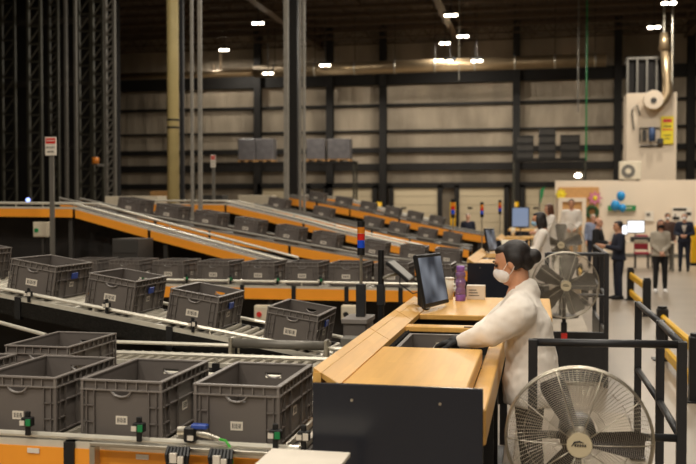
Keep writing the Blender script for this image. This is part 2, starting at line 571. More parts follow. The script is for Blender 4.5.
def tote(x, y, z, label, group, tilt=0.0, rz=0.0):
    t = tote0 if not used[0] else copy_tree(tote0)
    used[0] = True
    t.location = (x, y, z)
    t.rotation_euler = (0, tilt, rz)
    t['label'], t['group'] = label, group
    small = group in ('totes in the nearest row', 'tote on the second conveyor')
    for c in t.children:
        if c.name.startswith('barcode_label') and c.data.vertices[0].co.y < -0.2:
            c.scale = (0.58, 1, 0.78) if small else (1, 1, 1)
    return t

# ------------------------------------------------------------------ conveyors (all run along x, some fall towards the desks)
def zat(pts, X):
    for (x0, z0), (x1, z1) in zip(pts, pts[1:]):
        if x0 <= X <= x1:
            return z0 + (z1 - z0) * (X - x0) / (x1 - x0)
    return pts[-1][1]
def conveyor(label, Y, W, pts, panel='orange', ph=0.12, seg=0.9, rollers=0.075, legs=1.6, rail_h=0.05, far_rail=True, group='tote conveyors', rail_m='white_steel'):
    rr = 0.014 if Y < 11 else 0.019
    """Y: near side of the bed; pts: (x, z of the carrying surface)"""
    t = thing('conveyor', label, 'conveyor', (pts[0][0], Y, 0), 0, group)
    ox, oy = pts[0][0], Y
    def P(x, y, z):
        return Vector((x - ox, y - oy, z))
    bed, deck = MB(), MB()
    rails, far, fpan = MB(), MB(), MB()
    for (x0, z0), (x1, z1) in zip(pts, pts[1:]):
        L = math.hypot(x1 - x0, z1 - z0)
        ux, uz = (x1 - x0) / L, (z1 - z0) / L
        deck.prism([P(x0, Y, z0 - 0.07), P(x1, Y, z1 - 0.07), P(x1, Y, z1 - 0.035), P(x0, Y, z0 - 0.035)], (0, W, 0))
        k = max(2, int(L / rollers))
        for i in range(k if Y < 11 else 0):
            f = (i + 0.5) / k
            c = (x0 + (x1 - x0) * f, z0 + (z1 - z0) * f - 0.024)
            bed.cyl(P(c[0], Y + 0.01, c[1]), P(c[0], Y + W - 0.01, c[1]), 0.024, n=8)
        # panel segments on the near side
        ns = max(1, round(L / seg))
        for i in range(ns):
            a, b = i * L / ns + 0.025, (i + 1) * L / ns - 0.025
            q = [P(x0 + ux * a, Y - 0.04, z0 + uz * a - 0.03 - ph), P(x0 + ux * b, Y - 0.04, z0 + uz * b - 0.03 - ph),
                 P(x0 + ux * b, Y - 0.04, z0 + uz * b - 0.03), P(x0 + ux * a, Y - 0.04, z0 + uz * a - 0.03)]
            MB().prism(q, (0, 0.03, 0)).build('side_panel', panel, t)
            a, b = (i + 1) * L / ns - 0.025, (i + 1) * L / ns + 0.025
            if i < ns - 1:
                q = [P(x0 + ux * a, Y - 0.05, z0 + uz * a - 0.05 - ph), P(x0 + ux * b, Y - 0.05, z0 + uz * b - 0.05 - ph),
                     P(x0 + ux * b, Y - 0.05, z0 + uz * b), P(x0 + ux * a, Y - 0.05, z0 + uz * a)]
                MB().prism(q, (0, 0.05, 0)).build('joint_clamp', 'black', t)
        fpan.prism([P(x0, Y + W, z0 - 0.03 - ph), P(x1, Y + W, z1 - 0.03 - ph), P(x1, Y + W, z1 - 0.01), P(x0, Y + W, z0 - 0.01)], (0, 0.03, 0))
        rails.cyl(P(x0, Y - 0.02, z0 + rail_h), P(x1, Y - 0.02, z1 + rail_h), rr, n=8)
        rails.prism([P(x0, Y - 0.035, z0 - 0.03), P(x1, Y - 0.035, z1 - 0.03), P(x1, Y - 0.035, z1), P(x0, Y - 0.035, z0)], (0, 0.035, 0))
        far.cyl(P(x0, Y + W + 0.02, z0 + rail_h), P(x1, Y + W + 0.02, z1 + rail_h), rr, n=8)
        m = max(1, int(L / 0.8))
        for i in range(m + 1):
            f = i / m
            c = (x0 + (x1 - x0) * f, z0 + (z1 - z0) * f)
            rails.cyl(P(c[0], Y - 0.02, c[1] - 0.02), P(c[0], Y - 0.02, c[1] + rail_h), 0.008, n=6)
            far.cyl(P(c[0], Y + W + 0.02, c[1] - 0.02), P(c[0], Y + W + 0.02, c[1] + rail_h), 0.008, n=6)
    if Y < 11:
        bed.build('roller_bed', 'roller', t)
    else:
        for (x0, z0), (x1, z1) in zip(pts, pts[1:]):
            bed.prism([P(x0, Y + 0.02, z0 - 0.034), P(x1, Y + 0.02, z1 - 0.034), P(x1, Y + 0.02, z1 - 0.002), P(x0, Y + 0.02, z0 - 0.002)], (0, W - 0.04, 0))
        bed.build('carrying_belt', 'belt', t)
    if Y > 6:
        sk = MB()
        for (x0, z0), (x1, z1) in zip(pts, pts[1:]):
            sk.prism([P(x0, Y + W - 0.12, 0.12), P(x1, Y + W - 0.12, 0.12), P(x1, Y + W - 0.12, z1 - 0.07), P(x0, Y + W - 0.12, z0 - 0.07)], (0, 0.02, 0))
        sk.build('under_shade', 'guard', t)  # added dark sheet in place of the shade under the bed
    deck.build('bed_plate', 'belt', t)
    rails.build('guide_rail', rail_m, t)
    if far_rail:
        far.build('guide_rail', rail_m, t)
    fpan.build('side_panel', panel if panel != 'chain' else 'darkgrey', t)
    X0, X1 = pts[0][0], pts[-1][0]
    k = max(2, int((X1 - X0) / legs) + 1)
    for i in range(k):
        x = X0 + 0.3 + (X1 - X0 - 0.6) * i / (k - 1)
        z = zat(pts, x) - 0.06
        g = MB()
        for yy in (Y + 0.03, Y + W - 0.09):
            g.box(P(x - 0.03, yy, 0), P(x + 0.03, yy + 0.06, z))
            g.box(P(x - 0.07, yy - 0.03, 0), P(x + 0.07, yy + 0.09, 0.02))
        g.box(P(x - 0.02, Y + 0.03, 0.35), P(x + 0.02, Y + W - 0.03, 0.41))
        g.build('support_leg', 'darkgrey', t)
    return t, pts

def row(pts, Y, items, tilted=True):
    for x, label, group in items:
        sl = math.atan2(zat(pts, x + 0.2) - zat(pts, x - 0.2), 0.4) if tilted else 0
        tote(x, Y, zat(pts, x) + 0.002 / max(0.2, math.cos(sl)), label, group, tilt=-sl)

# front conveyor
C1 = [(-4.2, 0.895), (-1.0, 0.895)]
front, _ = conveyor('level conveyor across the foreground carrying the front row of totes', 3.83, 0.66, C1, seg=0.56, ph=0.16, rail_h=0.02, legs=1.0)
row(C1, 4.165, [(-2.94, 'grey tote cut by the left edge of the photo, in the nearest row', 'totes in the nearest row'),
                (-2.373, 'grey tote second from the left in the nearest row, its handle at the left edge', 'totes in the nearest row'),
                (-1.852, 'grey tote in the middle of the nearest row, green sensor at its right corner', 'totes in the nearest row'),
                (-1.303, 'rightmost tote of the nearest row, beside the black desk panel', 'totes in the nearest row')])
C1b = [(-4.6, 0.895), (-1.0, 0.895)]
conveyor('level conveyor directly behind the nearest row of totes', 4.72, 0.66, C1b, panel='darkgrey', rail_h=0.02, legs=1.0)
row(C1b, 5.04, [(-2.785, 'grey tote behind the nearest row at the left, on the second conveyor', 'tote on the second conveyor')])
# receiving conveyor under the end of the sloping one
CR = [(-3.2, 0.90), (-1.05, 0.90)]
conveyor('level roller conveyor with a pale front rail below the sloping conveyor', 5.92, 0.42, CR, panel='darkgrey', rail_h=0.05, legs=0.8)
# sloping near conveyor
sl = (0.972 - 1.289) / (-2.105 + 4.097)
def zc2(x): return 1.221 + sl * (x + 3.72)
C2 = [(-5.2, zc2(-5.2)), (-1.45, zc2(-1.45))]
conveyor('sloping conveyor with dark chain frame falling from left to the desk', 6.50, 0.68, C2, panel='chain', ph=0.12, seg=1.2, rail_h=0.04)
row(C2, 6.88, [(-4.68, 'tote cut by the left edge at the top of the dark sloping conveyor', 'totes on the dark sloping conveyor'),
               (-3.925, 'leftmost whole tote on the dark sloping conveyor, blue clip on its side', 'totes on the dark sloping conveyor'),
               (-3.258, 'second whole tote on the dark sloping conveyor, blue clip on its side', 'totes on the dark sloping conveyor'),
               (-2.585, 'third whole tote down the dark sloping conveyor, before the bare rollers', 'totes on the dark sloping conveyor'),
               (-1.815, 'lowest tote on the dark sloping conveyor, above the big roller', 'totes on the dark sloping conveyor')])
for t in [o for o in list(COL.objects) if o.get('group') == 'totes on the dark sloping conveyor']:
    MB().box((0.196, -0.04, 0.15), (0.204, 0.06, 0.2), 0.003).build('card_clip', 'blue', t)
# level row behind
C3 = [(-7.2, 1.037), (-0.9, 1.037)]
conveyor('level orange conveyor behind the sloping one, with a closed row of totes', 10.42, 0.68, C3, seg=0.62, ph=0.13)
lab3 = ['leftmost tote of the level row, half hidden behind the sloping totes', 'second tote from the left of the level row', 'third tote from the left of the level row',
        'fourth tote from the left of the level row', 'fifth tote from the left of the level row, above the bare rollers', 'sixth tote of the level row, above the lowest sloping tote',
        'tote of the level row just left of the beacon', 'tote of the level row just right of the beacon', 'last tote of the level row, behind the desk monitor']
xs3 = [82, 124, 168, 213, 258, 302, 346, 391, 434]
row(C3, 10.78, [(at(px, 285, 10.48).x, 'grey ' + l, 'totes in the level row') for px, l in zip(xs3, lab3)])
# front ramp without totes
def ramp(Y, pix, W=0.66):
    return [(at(x, y, Y).x, at(x, y, Y).z) for x, y in pix]
C4 = ramp(12.2, ((-40, 206), (75, 207), (150, 228), (285, 264)))
conveyor('empty orange ramp at left, falling from the flat stretch by the sign post', 12.2, 0.7, C4, ph=0.12, seg=3.0, rollers=0.1)
C5 = ramp(14.4, ((60, 201), (104, 210.5), (210, 229), (290, 244), (373, 259), (475, 270)))
conveyor('orange conveyor with a falling row of totes behind the empty ramp', 14.4, 0.68, C5, seg=0.95, ph=0.15, rollers=0.12, rail_m='galv')
lab5 = ['topmost tote at the left end of the upper falling row', 'second tote down the upper falling row', 'third tote down the upper falling row, under the two thin posts', 'fourth tote down the upper falling row',
        'fifth tote down the upper falling row', 'sixth tote down the upper falling row', 'seventh tote down the upper falling row, behind the beacon', 'next to last tote down the upper falling row, left above the monitor', 'last tote down the upper falling row, right above the monitor']
row(C5, 14.76, [(at(px, 230, 14.45).x, 'grey ' + l, 'totes in the upper falling row') for px, l in zip((127, 165, 204, 244, 285, 322, 371, 411, 446), lab5)])
C6 = ramp(17.2, ((130, 203), (226, 203.5), (304, 222), (345, 233), (420, 250)))
conveyor('second empty orange ramp, starting by the two thin grey posts', 17.2, 0.7, C6, ph=0.13, seg=2.8, rollers=0.15)
C7 = ramp(20.5, ((255, 206), (335, 222), (410, 238), (470, 249)))
conveyor('orange conveyor with totes in the middle distance, above the beacon', 20.5, 0.7, C7, ph=0.17, seg=1.0, rollers=0.2, rail_m='steel')
row(C7, 20.86, [(at(px, 230, 20.55).x, 'grey ' + l, 'totes on the middle distance conveyor') for px, l in
                ((275, 'leftmost tote on the middle distance conveyor'), (320, 'second tote on the middle distance conveyor, right of the tall dark posts'), (370, 'third tote on the middle distance conveyor, up and right of the beacon'),
                 (396, 'fourth tote on the middle distance conveyor'), (425, 'fifth tote on the middle distance conveyor'), (450, 'last tote on the middle distance conveyor, above the monitor'))])
C8 = ramp(25.5, ((285, 196), (350, 208), (450, 229), (490, 236)))
conveyor('far orange conveyor with totes in front of the dock doors', 25.5, 0.7, C8, ph=0.19, seg=1.2, rollers=0.3, rail_m='steel')
row(C8, 25.9, [(at(px, 215, 25.6).x, 'grey ' + l, 'totes on the far conveyor') for px, l in
               ((315, 'leftmost tote on the far conveyor'), (341, 'second tote on the far conveyor'), (366, 'third tote on the far conveyor'), (391, 'fourth tote on the far conveyor'), (413, 'fifth tote on the far conveyor'), (435, 'last tote on the far conveyor'))])
C9 = ramp(31, ((300, 196), (342, 199), (385, 211), (430, 221)))
conveyor('farthest empty ramp with pale rails, below the dock doors', 31.0, 0.8, C9, ph=0.16, seg=2.5, rollers=0.4)
row(C9, 31.4, [])

# big roller and rails by the foot of the slope
t = thing('idler_roller', 'thick bare roller lying below the lowest sloping tote', 'roller', (-1.8, 6.28, 0.98))
MB().cyl((-0.34, 0, 0), (0.34, 0, 0), 0.033, n=20).build('drum', 'steel', t, True)
for s in (-1, 1):
    MB().box((s * 0.35 - 0.012, -0.04, -0.1), (s * 0.35 + 0.012, 0.04, 0.045), 0.004).build('end_bracket', 'alu', t)
a, b = at(-20, 317, 6.3), at(46, 335, 6.1)
g = MB().cyl(a, b, 0.015, n=10).build('guide_rail', 'white_steel')
tag(g, 'pale round rail below the dark chain frame at the left edge', 'rail')

# sensors, clamps, cables on the front conveyor
def sensor(x, y, z, label, lit=True):
    t = thing('photo_sensor', label, 'sensor', (x, y, z), 0, 'small photo sensors on the conveyors')
    t.scale = (1.45, 1.2, 1.1)
    MB().box((-0.008, 0, 0), (0.008, 0.012, 0.1), 0.002).build('post', 'black', t)
    MB().box((-0.016, -0.012, 0.04), (0.02, 0.016, 0.078), 0.003).build('housing', 'black', t)
    MB().box((0.002, -0.016, 0.045), (0.018, -0.012, 0.072)).build('indicator', 'green' if lit else 'sticker', t)
    MB().box((-0.018, -0.017, 0.046), (-0.002, -0.013, 0.066)).build('tag', 'sticker', t)
    return t
for px, lb, lit in ((29, 'left', True), (140, 'middle', True), (276, 'right', True), (304, 'rightmost pale', False)):
    p = at(px, 446, 3.79)
    sensor(p.x, 3.775, 0.915, lb + ' black photo sensor standing on the front conveyor rail', lit)
for px, py, lb in ((29, 297, 'left tote'), (107, 308, 'second tote'), (193, 327, 'third tote')):
    p = at(px, py, 6.46)
    sensor(p.x, 6.45, p.z - 0.04, 'black sensor clip on the sloping rail by the ' + lb, False)
for k, px in enumerate((142, 186, 230, 277, 320)):
    p = at(px, 284, 10.36)
    sensor(p.x, 10.37, 1.05, 'small sensor on the level conveyor rail by its %s tote' % ('second', 'third', 'fourth', 'fifth', 'sixth')[k])
p = at(198, 440, 3.8)
t = thing('cable_connector', 'violet and black plug connector with a green cable on the front rail', 'connector', (p.x, 3.79, 0.925))
t.scale = (1.25, 1, 1.3)
MB().box((-0.045, -0.02, 0.0), (-0.005, 0.02, 0.05), 0.004).build('housing', 'black', t)
MB().cyl((-0.07, 0, 0.035), (-0.04, 0, 0.035), 0.016).build('socket', 'alu', t)
MB().box((-0.02, -0.016, 0.045), (0.04, 0.016, 0.062), 0.004).build('cap', 'blue', t)
MB().cyl((0.0, 0, 0.03), (0.055, -0.005, 0.022), 0.011).cyl((0.055, -0.005, 0.022), (0.085, -0.01, 0.015), 0.008).build('plug', 'alu', t)
MB().path([(0.085, -0.01, 0.015), (0.11, -0.015, 0.012), (0.13, -0.025, -0.01), (0.137, -0.03, -0.06)], 0.005).build('cable', 'cable', t)
MB().box((-0.03, -0.023, 0.008), (-0.008, -0.0195, 0.024)).build('tag', 'sticker', t)
for px, lb in ((180, 'left'), (223, 'right')):
    p = at(px, 458, 3.7)
    m = MB()
    for k in range(7):
        x = -0.028 + 0.009 * k
        m.path([(x, 0.02, 0.03), (x * 1.1, -0.01, 0.05), (x * 1.2, -0.03, 0.02), (x * 1.0, -0.03, -0.05), (x * 0.6, -0.02, -0.12)], 0.0055, 6)
    o = m.build('cable_bundle', 'black')
    o.scale = (1.5, 1, 1)
    o.location = (p.x, 3.7, 0.875)
    MB().box((-0.02, -0.045, -0.01), (0.0, -0.03, 0.03)).box((0.004, -0.046, -0.02), (0.02, -0.03, 0.018)).build('cable_tag', 'sticker', o)
    tag(o, lb + ' bundle of black cables hanging on the front conveyor panel', 'cable', 'black cable bundles')
for px in (23, 134, 270):
    p = at(px, 454, 3.7)
    o = MB().box((-0.03, 0, 0), (0.03, 0.004, 0.022)).build('panel_sticker', 'sticker', front)
    o.location = (p.x + 4.2, -0.046, 0.835)
# aluminium ledge on top of the front conveyor rail, and the pale cover board
x0, x1 = at(92, 446, 3.74).x, at(330, 450, 3.74).x
o = MB().box((x0, 3.715, 0.9), (x1, 3.765, 0.918), 0.003).box((x0, 3.715, 0.8), (x0 + 0.025, 3.765, 0.898)).box((x0 + 0.6, 3.73, 0.8), (x0 + 0.625, 3.76, 0.898)).build('mounting_rail', 'alu')
tag(o, 'aluminium profile rail along the front conveyor below the totes', 'rail')
a = at(272, 452, 3.62)
o = MB().box((a.x, 3.28, 0.945), (a.x + 0.33, 3.62, 0.963), 0.003).box((a.x + 0.02, 3.4, 0.0), (a.x + 0.05, 3.43, 0.945)).box((a.x + 0.27, 3.4, 0.0), (a.x + 0.3, 3.43, 0.945)).build('cover_board', 'sticker')
tag(o, 'pale grey cover board at the bottom edge, in front of the black panel', 'board')

# ------------------------------------------------------------------ packing desks
def desk(dy, label, full=True):
    t = thing('packing_desk', label, 'desk', (0, 3.78 + dy, 0), 0, 'packing desks in a line')
    Z = 1.2
    m = MB().box((-0.93, -0.02, 0.0), (-0.215, 0.0, 1.212), 0.003).build('end_panel', 'panel', t)
    b = MB()
    for x in (-0.76, -0.39):
        b.cyl((x, -0.024, 1.145), (x, -0.0195, 1.145), 0.006, n=10)
    b.build('bolt', 'chrome', m)
    # worktop: front field, strip between the openings, back field
    MB().box((-0.82, 0.02, Z - 0.075), (-0.285, 1.13, Z), 0.006).build('front_worktop', 'wood', t)
    MB().box((-0.82, 1.965, Z - 0.03), (-0.2, 2.09, Z + 0.004), 0.005).build('middle_strip', 'wood', t)
    MB().box((-0.82, 2.68, Z - 0.04), (0.1, 4.0, Z), 0.006).build('back_worktop', 'wood', t)
    MB().box((-0.45, 1.97, Z + 0.002), (-0.39, 1.99, Z + 0.01), 0.002).build('strip_handle', 'black', t)
    # raised sloping board on the conveyor side: three boards
    for y0, y1 in ((0.02, 1.35), (1.36, 2.3), (2.31, 3.3)):
        MB().prism([(-0.935, y0, Z + 0.05), (-0.82, y0, Z - 0.03), (-0.82, y0, Z + 0.003), (-0.935, y0, Z + 0.068), (-0.94, y0, Z + 0.066)][0:4], (0, y1 - y0, 0)).build('side_board', 'wood', t)
    MB().box((-0.935, 0.01, Z - 0.05), (-0.9, 3.3, Z + 0.05)).build('side_apron', 'wood', t)
    # front ledge on the worker's side
    MB().box((-0.287, 0.02, Z - 0.23), (-0.205, 2.6, Z - 0.08), 0.006).build('front_ledge', 'wood', t)
    # dark well under the openings
    w = MB().box((-0.88, 1.0, 0.895), (-0.22, 2.75, 0.915)).box((-0.9, 1.0, 0.55), (-0.88, 2.75, Z - 0.05))
    w.box((-0.88, 1.0, 0.57), (-0.22, 1.02, Z - 0.08)).box((-0.88, 2.73, 0.57), (-0.22, 2.75, Z - 0.045))
    w.build('well', 'black', t)
    if full:
        br = MB()
        for k in range(26):
            y = 1.16 + 0.028 * k
            br.cyl((-0.83, y, Z - 0.05), (-0.79 + 0.01 * (k % 3), y + 0.006, Z - 0.01), 0.006, n=5)
        br.build('edge_brush', 'black', t)
        MB().box((-0.80, 1.88, Z - 0.1), (-0.3, 1.92, Z - 0.06)).box((-0.6, 1.1, Z - 0.1), (-0.57, 1.9, Z - 0.07)).build('tote_guide', 'alu', t)
    for x in (-0.86, -0.27):
        for y in (0.12, 2.0, 3.85):
            MB().box((x - 0.03, y, 0), (x + 0.03, y + 0.06, Z - 0.23 if x > -0.5 else Z - 0.06)).build('leg', 'darksteel', t)
    MB().box((-0.275, 0.2, 0.3), (-0.215, 2.5, 0.34)).build('foot_rail', 'darksteel', t)
    return t
PITCHY = 8.7
desk(0, 'nearest packing desk, birch top with black end panel')
desk(PITCHY, 'second packing desk, its black end panel behind the violet bottle')
desk(PITCHY * 2, 'third packing desk, beyond the second black panel', False)
desk(PITCHY * 3, 'farthest packing desk, in front of the dock doors', False)
tote(-0.56, 5.25, 0.917, 'grey tote sunk in the opening of the nearest desk, under the gloved hands', 'totes inside the desks')
tote(-0.56, 5.25 + PITCHY, 0.917, 'grey tote sunk in the opening of the second desk', 'totes inside the desks')

# monitors
def monitor_at(B0, B1, T0, label, screen='screen', name='monitor', base=None, group=None):
    """panel spanned by three corners (bottom near, bottom far, top near)"""
    B0, B1, T0 = Vector(B0), Vector(B1), Vector(T0)
    u, v = (B1 - B0), (T0 - B0)
    w, h = u.length, v.length
    u.normalize(); v = (v - u * v.dot(u)).normalized()
    nrm = u.cross(v)
    t = thing(name, label, 'monitor', B0, 0, group)
    R = Matrix((u, v, nrm)).transposed().to_4x4()
    def put(o):
        o.matrix_local = R
        return o
    put(MB().box((0, 0, -0.03), (w, h, 0), 0.006).build('case', 'black', t))
    put(MB().box((0.025, 0.03, 0.0), (w - 0.025, h - 0.025, 0.0025)).build('screen', screen, t))
    put(MB().box((w * 0.3, h * 0.25, -0.06), (w * 0.7, h * 0.75, -0.03), 0.008).build('back_cover', 'darksteel', t))
    if base is not None:
        c = B0 + u * w * 0.5 + v * h * 0.4 - nrm * 0.055
        f = Vector((c.x - nrm.x * 0.06, c.y - nrm.y * 0.06, base))
        m = MB().cyl(c - B0, Vector((f.x, f.y, c.z - 0.02)) - B0, 0.018).cyl(Vector((f.x, f.y, c.z)) - B0, f - B0, 0.018)
        m.box(f - B0 + Vector((-0.07, -0.07, 0)), f - B0 + Vector((0.07, 0.07, 0.012)), 0.003)
        m.build('stand', 'darksteel', t)
    return t
for dy, lb in ((0, 'black touch monitor on the nearest desk, turned to the worker'), (PITCHY, 'touch monitor on the second desk, seen past the bent head')):
    B0, B1, T0 = at(425.5, 308.5, 6.5), at(449.5, 302.5, 7.02), at(415, 255, 6.5)
    d = Vector((0, dy, 0))
    monitor_at(B0 + d, B1 + d, T0 + d, lb, base=1.2)
p = at(519, 222, 24.9)
monitor_at((p.x - 0.2, 24.9, p.z - 0.15), (p.x + 0.27, 24.9, p.z - 0.15), (p.x - 0.2, 24.9, p.z + 0.4), 'blue lit monitor standing on the third desk', 'bluescreen', base=1.2)

# tilted tablet on a black post, beacon tower on a dark box
p = at(381, 318, 7.0)
t = thing('tablet_arm', 'thin tilted tablet on a black post beside the beacon', 'monitor', (p.x, 7.0, 0))
MB().cyl((0, 0, 0), (0, 0, at(381, 250, 7).z), 0.024).box((-0.04, -0.04, 0), (0.12, 0.12, 0.02)).build('post', 'black', t)
MB().box((-0.03, -0.03, 1.2), (0.03, 0.03, 1.36), 0.004).build('clamp', 'darksteel', t)
a, b = at(389, 262, 7.0) - Vector((p.x, 7.0, 0)), at(410, 280, 7.0) - Vector((p.x, 7.0, 0))
ang = math.atan2(b.z - a.z, b.x - a.x)
c = (a + b) / 2
MB().box(c + Vector((-0.11, -0.13, -0.012)), c + Vector((0.11, 0.17, 0.012)), 0.004, rot=Matrix.Rotation(-ang, 3, 'Y')).build('case', 'black', t)
MB().box(c + Vector((-0.1, -0.12, 0.012)), c + Vector((0.1, 0.16, 0.016)), 0.002, rot=Matrix.Rotation(-ang, 3, 'Y'), piv=c).build('screen', 'steel', t)
MB().path([(0, 0, 1.4), (0.06, -0.02, 1.43), (c.x, 0, c.z - 0.02)], 0.012).build('arm', 'alu', t)
MB().path([(c.x + 0.02, -0.1, c.z), (c.x + 0.02, -0.12, c.z - 0.09), (c.x + 0.12, -0.12, c.z - 0.16), (c.x + 0.28, -0.1, c.z - 0.12)], 0.005).build('cable', 'black', t)

def beacon(loc, top, label, s=1.0, base=True):
    t = thing('beacon_tower', label, 'beacon light', loc, 0)
    z = top - loc[2]
    MB().cyl((0, 0, 0.0), (0, 0, z - 0.25 * s), 0.011 * s).build('pole', 'alu', t)
    if base:
        MB().box((-0.035, -0.03, 0.0), (0.035, 0.03, 0.25), 0.004).build('pole_clamp', 'darksteel', t)
    for k, (m, h) in enumerate((('black', 0.055), ('beaconblue', 0.06), ('beaconred', 0.05), ('beaconamber', 0.05), ('black', 0.045))):
        z0 = z - (0.26 - sum((0.055, 0.06, 0.05, 0.05, 0.045)[:k])) * s
        MB().cyl((0, 0, z0), (0, 0, z0 + h * s - 0.002), 0.029 * s, n=18).build(('holder', 'blue_lens', 'red_lens', 'amber_lens', 'cap')[k], m, t)
    return t
p = at(361, 318, 6.9)
beacon((p.x, 6.9, 1.12), at(361, 221, 6.9).z, 'beacon tower with amber, red and blue lenses beside the desk')
o = thing('drive_box', 'dark grey machine box below the beacon, against the desk edge', 'machine', (p.x, 6.85, 0))
MB().box((-0.11, -0.1, 0.02), (0.07, 0.2, 1.1), 0.01).build('housing', 'tote', o)
MB().box((-0.12, -0.12, 1.08), (0.08, 0.22, 1.12), 0.006).build('lid', 'tote_lit', o)
MB().box((-0.06, -0.105, 0.8), (0.0, -0.098, 0.86)).build('label', 'sticker', o)
for px, py, Y, s, lb in ((453, 199, 24.0, 1.9, 'distant beacon tower with orange and blue lenses above the conveyor'), (482, 202, 22, 1.4, 'distant dark beacon tower left of the blue monitor'), (500, 200, 27, 1.6, 'distant beacon tower by the yellow posts')):
    p = at(px, py, Y)
    beacon((p.x, Y, 0.0), p.z, lb, s, False)

# bottle, cup, carton
p = at(460.5, 298, 7.45)
t = thing('water_bottle', 'violet see-through water bottle on the nearest desk', 'bottle', (p.x, 7.45, 1.2))
def lathe(prof, n=20):
    m = MB()
    rs = []
    for r, z in prof:
        rs.append([m.bm.verts.new((r * math.cos(2 * PI * k / n), r * math.sin(2 * PI * k / n), z)) for k in range(n)])
    for a, b in zip(rs, rs[1:]):
        for k in range(n):
            m.bm.faces.new((a[k], a[(k + 1) % n], b[(k + 1) % n], b[k]))
    m.bm.faces.new(rs[0][::-1]); m.bm.faces.new(rs[-1])
    return m
lathe([(0.038, 0.0), (0.042, 0.008), (0.042, 0.045), (0.041, 0.05)]).build('base', 'purple', t, True)
lathe([(0.04, 0.05), (0.042, 0.09), (0.034, 0.105), (0.034, 0.115), (0.042, 0.13), (0.042, 0.165), (0.034, 0.178), (0.034, 0.186), (0.041, 0.2), (0.04, 0.225), (0.03, 0.24)]).build('body', 'purpleclear', t, True)
lathe([(0.032, 0.238), (0.034, 0.245), (0.034, 0.275), (0.03, 0.284), (0.012, 0.286)]).build('cap', 'purple', t, True)
p = at(449, 296, 7.5)
t = thing('paper_cup', 'tall off-white paper cup behind the monitor on the nearest desk', 'cup', (p.x, 7.55, 1.2))
lathe([(0.028, 0.0), (0.038, 0.17), (0.035, 0.17), (0.026, 0.01)]).build('cup_wall', 'cup', t, True)
lathe([(0.04, 0.166), (0.04, 0.176), (0.034, 0.182), (0.006, 0.182)]).build('lid', 'sticker', t, True)
p = at(476, 297, 7.62)
t = thing('glove_carton', 'white carton beside the violet bottle, small print on its side', 'carton', (p.x, 7.62, 1.2))
MB().box((-0.075, -0.05, 0), (0.075, 0.05, 0.115), 0.002).build('box_body', 'sticker', t)
m = MB()
for k in range(3):
    m.box((-0.055, -0.0512, 0.03 + 0.022 * k), (0.03 - 0.012 * k, -0.05, 0.038 + 0.022 * k))
m.build('print', 'steel', t)
for px, py, Y, lb in ((505, 240, 14.9, 'white paper cup on the second desk'), (513, 225, 24.6, 'bright white cup on the third desk')):
    p = at(px, py, Y)
    t = thing('paper_cup', lb, 'cup', (p.x, Y, 1.2))
    lathe([(0.045, 0.0), (0.06, 0.24), (0.055, 0.24), (0.04, 0.01)]).build('cup_wall', 'cup', t, True)

# ------------------------------------------------------------------ platforms, railings, guard rails, fans
o = struct(MB().box((-0.16, 4.4, 0.0), (0.72, 7.9, 0.25), 0.01).build('platform', 'platform'))
t = thing('platform_railing', 'near charcoal steel railing behind the big fan', 'railing', (0.025, 4.5, 0.26), 0, 'charcoal railings')
R = 0.022
for x, y in ((-0.045, 0), (0.645, 0.06), (0.652, 0.9), (0.64, 1.95)):
    MB().box((x - R, y - R, 0), (x + R, y + R, 1.06), 0.003).build('post', 'darksteel', t)
    MB().box((x - 0.05, y - 0.05, 0), (x + 0.05, y + 0.05, 0.012)).build('foot_plate', 'darksteel', t)
for z in (1.045, 0.6):
    MB().cyl((-0.045, 0, z), (0.645, 0.06, z), 0.019).build('cross_rail', 'darksteel', t, True)
    MB().cyl((0.645, 0.06, z), (0.652, 0.9, z), 0.019).build('cross_rail', 'darksteel', t, True)
    MB().cyl((0.652, 0.9, z), (0.64, 1.95, z), 0.019).build('cross_rail', 'darksteel', t, True)
t = thing('platform_railing', 'second charcoal railing with solid skirt behind the second fan', 'railing', (0, 10.3, 0), 0, 'charcoal railings')
for x, y in ((0.1, 0), (0.73, 0), (0.735, 0.85), (0.74, 2.3)):
    MB().box((x - 0.025, y - 0.025, 0.0), (x + 0.025, y + 0.025, 1.46), 0.003).build('post', 'darksteel', t)
for z in (1.45, 1.0):
    MB().cyl((0.1, 0, z), (0.73, 0, z), 0.02).build('cross_rail', 'darksteel', t)
    MB().cyl((0.73, 0, z), (0.74, 2.3, z), 0.02).build('cross_rail', 'darksteel', t)
MB().box((0.08, -0.02, 0.06), (0.745, 0.02, 0.6), 0.003).build('skirt_panel', 'darksteel', t)
MB().box((0.72, 0, 0.06), (0.745, 2.3, 0.6), 0.003).build('skirt_panel', 'darksteel', t)
struct(MB().box((-0.16, 10.35, 0.0), (0.70, 17.2, 0.25), 0.01).build('platform', 'platform'))
struct(MB().box((-0.16, 20.2, 0.0), (0.9, 27.0, 0.42), 0.01).build('platform', 'platform'))

def guard(X, Y0, Y1, label):
    t = thing('guard_rail', label, 'guard rail', (X, Y0, 0), 0, 'yellow guard rails along the aisle')
    L = Y1 - Y0
    for y in (0, L):
        MB().box((-0.07, y - 0.06, 0), (0.07, y + 0.06, 0.66), 0.012).build('post', 'black', t)
        MB().box((-0.12, y - 0.12, 0), (0.12, y + 0.12, 0.015)).build('foot_plate', 'black', t)
        MB().cyl((0, y, 0.66), (0, y, 0.69), 0.06).build('post_cap', 'black', t)
    for z in (0.52, 0.16):
        MB().box((-0.03, 0.06, z - 0.075), (0.03, L - 0.06, z + 0.075), 0.025).build('beam', 'yellow', t)
    return t
guard(1.57, 9.75, 12.35, 'nearest yellow guard rail with black posts at the right edge')
guard(1.93, 17.3, 20.3, 'second yellow guard rail, in front of the man in navy')
p = at(585, 262, 19)
guard(p.x, 19.0, 21.5, 'yellow guard rail seen through the second railing behind the fan')
